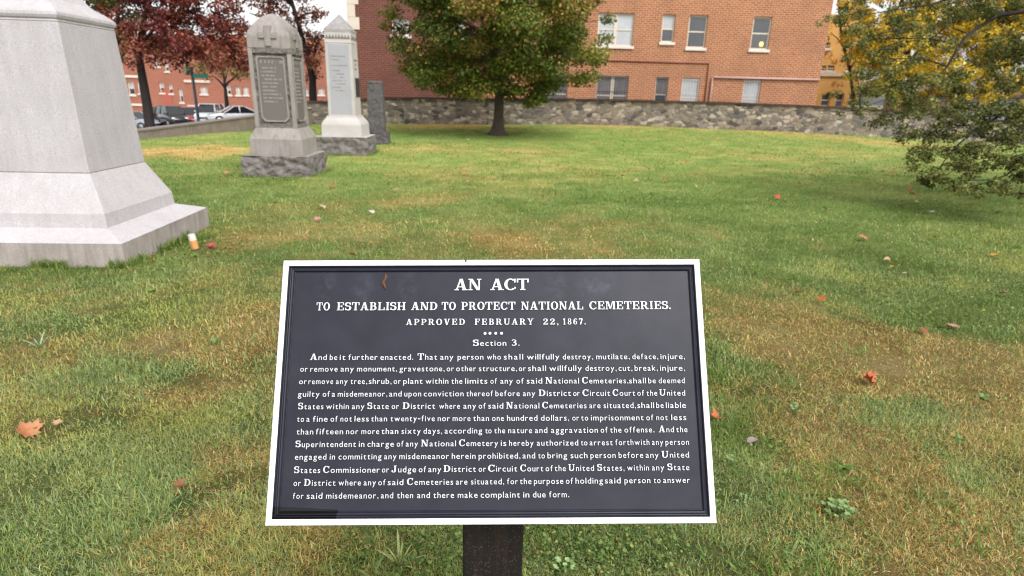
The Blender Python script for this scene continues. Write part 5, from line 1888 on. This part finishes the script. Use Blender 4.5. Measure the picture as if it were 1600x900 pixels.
dspec = [(1318, 28, 9, .6), (1303, 30, 6, .6), (1312, 36, 6, .6), (1338, 47, 9, .2), (1334, 64, 8, .2), (1348, 84, 10, 0), (1355, 30, 12, .6), (1372, 14, 13, .7), (1330, 6, 9, .7), (1345, 68, 7, .2), (1362, 58, 13, .2), (1385, 45, 12, .2),
         (1400, 60, 14, .2), (1410, 20, 16, .8), (1440, 10, 16, .8), (1430, 50, 15, .1), (1465, 30, 16, .3), (1500, 20, 20, .3), (1540, 10, 24, .3), (1590, 10, 26, .2), (1470, 70, 14, 0), (1440, 88, 13, 0), (1400, 92, 12, 0), (1375, 92, 10, 0),
         (1345, 120, 11, -.5), (1365, 116, 12, -.5), (1385, 128, 13, -.4), (1350, 138, 12, -.5), (1380, 145, 12, -.5), (1330, 155, 11, -.5), (1360, 160, 12, -.6), (1420, 118, 14, -.4), (1445, 130, 15, -.4), (1475, 125, 16, -.3), (1410, 158, 14, -.6), (1445, 160, 15, -.6),
         (1330, 172, 7, -.5), (1385, 178, 9, -.5), (1418, 188, 9, -.4), (1421, 206, 7, -.4), (1413, 214, 5, -.4), (1435, 176, 10, -.4), (1370, 190, 5, -.5), (1410, 172, 9, -.5),
         (1500, 105, 16, .2), (1530, 80, 18, .4), (1570, 70, 20, .4), (1600, 90, 24, .2), (1540, 120, 18, 0), (1580, 130, 22, 0), (1510, 145, 18, -.5), (1480, 160, 16, -.6),
         (1500, 180, 20, -.8), (1540, 175, 22, -.8), (1590, 170, 24, -.8), (1480, 200, 14, -1), (1515, 205, 20, -1), (1560, 210, 22, -1), (1600, 215, 24, -1), (1475, 225, 12, -1.1), (1500, 235, 18, -1.1), (1540, 240, 20, -1.3), (1580, 245, 20, -1.4),
         (1462, 250, 12, -1.1), (1490, 258, 15, -1.2), (1450, 272, 10, -1.1), (1465, 282, 10, -1.1), (1520, 265, 16, -1.4), (1500, 280, 10, -1.6), (1540, 285, 12, -1.6), (1560, 296, 10, -1.6), (1590, 270, 14, -1.6), (1545, 300, 7, -1.6), (1440, 245, 5, -1.1), (1575, 300, 6, -1.6),
         (1445, 236, 7, -1.1), (1455, 290, 5, -1.1), (1480, 292, 5, -1.2), (1620, 260, 26, -1.6), (1640, 200, 40, -1), (1650, 120, 40, 0), (1660, 40, 40, .2), (1700, 180, 40, -.6), (1700, 80, 40, 0), (1620, -30, 40, .4), (1540, -30, 36, .5), (1450, -25, 28, .6)]
rgd = np.random.default_rng(77)
cl = []
for (a, b_, rp, d) in dspec:
    for _ in range(max(3, int((rp / (5.7 if a > 1490 else 6.6 if a < 1440 else 6.7 if b_ > 165 else 6.6)) ** 2))):
        t_, q_ = rgd.uniform(0, 6.28), math.sqrt(rgd.uniform())
        c = at(a + rp * q_ * math.cos(t_) * 1.15, b_ + rp * q_ * math.sin(t_) * .8, YT + d)
        dy = rgd.normal(0, .22 + rp * .012)
        cl.append((c[0], c[1] + dy, c[2] + rgd.normal(0, .03), rgd.uniform(.06, .16)))
        if rgd.uniform() < .45:
            c0 = Vector((c[0], c[1] + dy, c[2])) - base
            c1 = c0 + Vector((rgd.uniform(.1, .4), rgd.uniform(-.2, .2), rgd.uniform(.0, .18)))
            mb.tube([c0, (c0 + c1) / 2 + Vector((0, 0, .02)), c1], [.003, .005, .007], 4)
for i in range(260):                                     # the part of the crown out of the picture
    v = rgd.normal(size=3); v /= np.linalg.norm(v)
    p_ = np.array([12.8, YT, 4.4]) + v * np.array([3.2, 3.4, 2.6]) * rgd.uniform(.5, 1) ** .5
    cl.append((p_[0], p_[1], p_[2], .3))
mb.build('trunk', M_bark_d, dt)
DARK = [(0, (60, 68, 30)), (.4, (92, 98, 44)), (.7, (120, 122, 60)), (1, (156, 150, 92))]
foliage(cl, 1900, .048, DARK, 41, dt, flat=.7, jitter=.2, k=4, aspect=.6)


# ------------------------------------------------------------------ fallen leaves
def maple_outline():
    half = [(0, -.5), (.05, -.28), (.30, -.34), (.26, -.18), (.50, -.06), (.38, .04), (.46, .24), (.24, .20), (.20, .32), (.12, .26), (0, .52)]
    return half + [(-a, b_) for a, b_ in half[-2:0:-1]]


def leaf_mats():
    out = {}
    for nm, c in (('orange', (196, 130, 86)), ('red', (206, 100, 54)), ('yellow', (226, 186, 110)), ('tan', (196, 160, 116)), ('pale', (226, 208, 190)), ('gold', (222, 160, 60)), ('pink', (196, 138, 128)), ('brown', (150, 92, 58)), ('grey', (172, 150, 146))):
        out[nm] = mat_plain('leaf_' + nm, tuple(.66 * q_ for q_ in lin(*c)), .6, .22, 45, .15)
    return out


LM = leaf_mats()
rgl = random.Random(31)


def fallen(px_i, py, size, colr, label, curl=.35, tilt=None, group=None, kind='maple', stretch=1.0):
    q = onz(px_i, py, .012)
    z = float(lawn_z(q[0], q[1]))
    mb = MB()
    if kind == 'maple': o_ = maple_outline()
    else: o_ = [(.32 * math.sin(i * math.pi / 5) * (1 if kind == 'oval' else 1), -.5 * math.cos(i * math.pi / 5)) for i in range(10)]
    rings = [0.0, .5, 1.0]
    vs = [(0, 0, 0)]
    ax = rgl.uniform(0, 6.28)
    for r_ in rings[1:]:
        for a, b_ in o_:
            x, y = a * r_ * size * stretch, b_ * r_ * size
            u = x * math.cos(ax) + y * math.sin(ax)
            vs.append((x, y, curl * u * u / size * 2.2 + rgl.uniform(-.02, .02) * size))
    n_ = len(o_)
    fs = [(0, 1 + i, 1 + (i + 1) % n_) for i in range(n_)] + [(1 + i, 1 + n_ + i, 1 + n_ + (i + 1) % n_, 1 + (i + 1) % n_) for i in range(n_)]
    mb.add(vs, fs, 0, True)
    mb.tube([(0, -.48 * size, vs[1 + n_][2]), (size * .06, -.75 * size, vs[1 + n_][2] + .01 * size)], [.012 * size, .008 * size], 4)
    o = mb.build('fallen_leaf', LM[colr])
    o.location = (q[0], q[1], z + .028 + .0022 * min(q[1], 12))
    tx, ty = tilt if tilt else (rgl.uniform(-.5, .5), rgl.uniform(-.4, .4))
    o.rotation_euler = (tx, ty, rgl.uniform(0, 6.28))
    tag(o, label, 'leaf', group)
    return o


fallen(45, 680, .125, 'orange', 'big curled orange tan maple leaf at the left edge of the lawn', .5, (R(38), R(8)))
fallen(275, 449, .10, 'yellow', 'pale yellow maple leaf on the grass in front of the large monument', .3, (R(30), 0))
fallen(1355, 598, .115, 'red', 'curled red orange leaf lying in the dry patch right of the sign', .9, (R(25), R(5)))
fallen(1178, 697, .075, 'grey', 'greyish pink folded leaf close to the right edge of the sign', .7, (R(20), 0), None, 'oval', 1.1)
fallen(1485, 511, .12, 'pink', 'long pale pink leaf lying flat on green grass at right', .3, (R(8), 0), None, 'oval', .8)
fallen(1117, 655, .06, 'red', 'small red leaf poking out behind the right border of the sign', .5)
fallen(281, 764, .06, 'brown', 'small red brown leaf low in the grass left of the sign', .5)
fallen(1213, 311, 0.158, 'red', 'red orange leaf out on the lawn beyond the top right of the sign', .4)
fallen(1348, 375, 0.137, 'orange', 'orange leaf lying left of the shade of the dark tree', .4)
fallen(1457, 375.6, 0.101, 'gold', 'round golden leaf in the shade under the dark branches', .3)
fallen(1553, 402, 0.108, 'gold', 'flat golden yellow leaf in the shade near the right edge', .2)
fallen(1394, 420, .08, 'gold', 'tiny amber leaf just left of a white one', .4)
fallen(1409, 429, .09, 'pale', 'small white leaf turned up on the grass at right', .4, None, None, 'oval')
fallen(1385, 409, .10, 'tan', 'thin tan leaf near a white and an amber leaf', .5, None, None, 'oval')
fallen(1566, 462, .11, 'pink', 'pinkish leaf among weeds at the right edge', .4)
fallen(1282, 473, .085, 'red', 'dark red leaf at the border of dry and green grass', .6)
fallen(1442, 518, .085, 'brown', 'red brown leaf left of the long pale pink one', .5)
fallen(1246, 462, .09, 'tan', 'tan leaf at the top of the dry patch right of the sign', .5)
fallen(93, 668, .05, 'tan', 'small tan leaf beside the big orange one', .5)
fallen(552, 403.5, 0.094, 'orange', 'orange leaf peeking over the top border of the sign', .5)
fallen(504, 325.5, 0.122, 'pale', 'pale cream leaf on the grass in front of the cross gravestone', .3)
fallen(497, 345, 0.108, 'pink', 'pinkish leaf a little nearer than the pale cream one', .4)
fallen(519, 294, 0.144, 'red', 'dark red leaf right of the cross gravestone base', .4)
fallen(356, 273, 0.144, 'orange', 'orange leaf left of the cross gravestone base', .4)
fallen(430, 320, 0.101, 'tan', 'tan leaf in front of the rough base of the cross gravestone', .4)
fallen(1023, 340, 0.144, 'orange', 'orange leaf above the right half of the sign', .4)
g = 'small scattered leaves far out on the lawn'
for i, (a, b_, c) in enumerate(((580, 334, 'pale'), (727, 273, 'orange'), (669, 263, 'pale'), (733, 287, 'tan'), (972, 277, 'yellow'), (994, 285, 'tan'), (1041, 285, 'red'), (1035, 266, 'tan'), (1089, 296, 'yellow'), (1071, 254, 'red'), (731, 220, 'pale'),
                                (1359, 233, 'orange'), (1336, 254, 'pale'), (1378, 270, 'red'), (1392, 273, 'orange'), (1412, 261, 'tan'), (1421, 299, 'red'), (1424, 307, 'orange'), (1433, 319, 'yellow'), (1454, 334, 'pale'), (1514, 323, 'orange'), (1378, 298, 'tan'), (1513, 295, 'red'),
                                (1007, 198.5, 'pale'), (1089, 204, 'pale'), (880, 232, 'tan'), (1150, 262, 'orange'), (1250, 290, 'yellow'), (1185, 232, 'tan'), (620, 300, 'tan'), (850, 318, 'orange'), (1290, 330, 'tan'), (1480, 300, 'gold'), (1560, 335, 'tan'), (930, 225, 'orange'), (1300, 225, 'gold'), (1440, 232, 'gold'))):
    fallen(a, b_, .14 if b_ < 300 else .11, c, 'small %s coloured leaf among those scattered over the far lawn' % c, .4, None, g + ', ' + c)


# ------------------------------------------------------------------ weeds that stand out
def weed(px_i, py, kind, size, label, colr, n=9, seed=1):
    q = onz(px_i, py, 0)
    rg = random.Random(seed)
    z = float(lawn_z(q[0], q[1]))
    nm = {'mallow': 'mallow_plant', 'plantain': 'plantain', 'blade': 'tall_grass_tuft'}[kind]
    mt_ = mat_plain('weed_%d' % seed, lin(*colr), .55, .2, 60)
    mb = MB()
    for i in range(n):
        a = i * 2.39996 + rg.uniform(-.3, .3)
        if kind == 'mallow':
            d = size * math.sqrt((i + .5) / n)
            s_ = size * rg.uniform(.28, .42)
            c = Vector((d * math.cos(a), d * math.sin(a) * .8, .035 + .03 * rg.random() - .02 * d / size))
            vs = [c]
            for k_ in range(14):
                t_ = 2 * math.pi * k_ / 14 + a
                rr = s_ * (.5 + .06 * (k_ % 2)) * (.45 if k_ == 0 else 1)
                vs.append(c + Vector((rr * math.cos(t_), rr * math.sin(t_), .18 * s_ + rg.uniform(-.05, .05) * s_)))
            mb.add(vs, [(0, 1 + k_, 1 + (k_ + 1) % 14) for k_ in range(14)], 0, True)
            mb.tube([(0, 0, 0), c], .0015, 4)
        else:
            ln = size * rg.uniform(.7, 1.1)
            el = rg.uniform(.35, 1.1) if kind == 'plantain' else rg.uniform(.7, 1.3)
            wd_ = ln * (.16 if kind == 'plantain' else .03)
            vs = []
            for k_ in range(6):
                t_ = k_ / 5
                r_ = ln * t_ * math.cos(el)
                h = ln * t_ * math.sin(el) - ln * .35 * t_ * t_ * (1 if kind == 'plantain' else .8)
                w2 = wd_ * (math.sin(math.pi * (t_ * .85 + .12)))
                for sg in (-1, 1):
                    vs.append((r_ * math.cos(a) - sg * w2 * math.sin(a), r_ * math.sin(a) + sg * w2 * math.cos(a), max(.004, h)))
            mb.add(vs, [(2 * k_, 2 * k_ + 1, 2 * k_ + 3, 2 * k_ + 2) for k_ in range(5)], 0, True)
    o = mb.build(nm, mt_)
    o.location = (q[0], q[1], z)
    tag(o, label, 'weed')


weed(1308, 803, 'mallow', .062, 'grey green round leaved weed cluster low in the dry grass right of the sign', (116, 142, 84), 24, 1)
weed(1240, 645, 'mallow', .04, 'small pale round leaved weed below the curled red leaf', (128, 152, 104), 8, 2)
weed(1140, 730, 'mallow', .035, 'round leaved weed touching the right border of the sign', (112, 142, 90), 7, 3)
weed(1318, 735, 'plantain', .065, 'bright green narrow leaved plantain right of the sign', (86, 122, 40), 9, 4)
weed(1160, 790, 'mallow', .03, 'lobed pale weed near the lower right corner of the sign', (120, 150, 96), 6, 5)
weed(1535, 622, 'plantain', .06, 'broad leaved plantain in dry grass near the right edge', (98, 128, 62), 10, 6)
weed(1500, 690, 'plantain', .055, 'low green rosette weed right of the dry patch centre', (92, 126, 54), 9, 7)
weed(62, 545, 'blade', .16, 'tall blue green grass tuft near the left edge', (128, 150, 112), 9, 8)
weed(625, 886, 'blade', .16, 'tuft of long green blades left of the post', (138, 146, 84), 12, 9)
weed(335, 535, 'plantain', .07, 'dark green broad leaved weed left of the sign', (84, 116, 52), 9, 10)
weed(880, 895, 'mallow', .05, 'pale broad leaved weed at the foot of the post', (136, 166, 108), 9, 11)
weed(235, 458, 'plantain', .08, 'bright green broad weed beside the pale yellow leaf', (98, 136, 40), 9, 12)
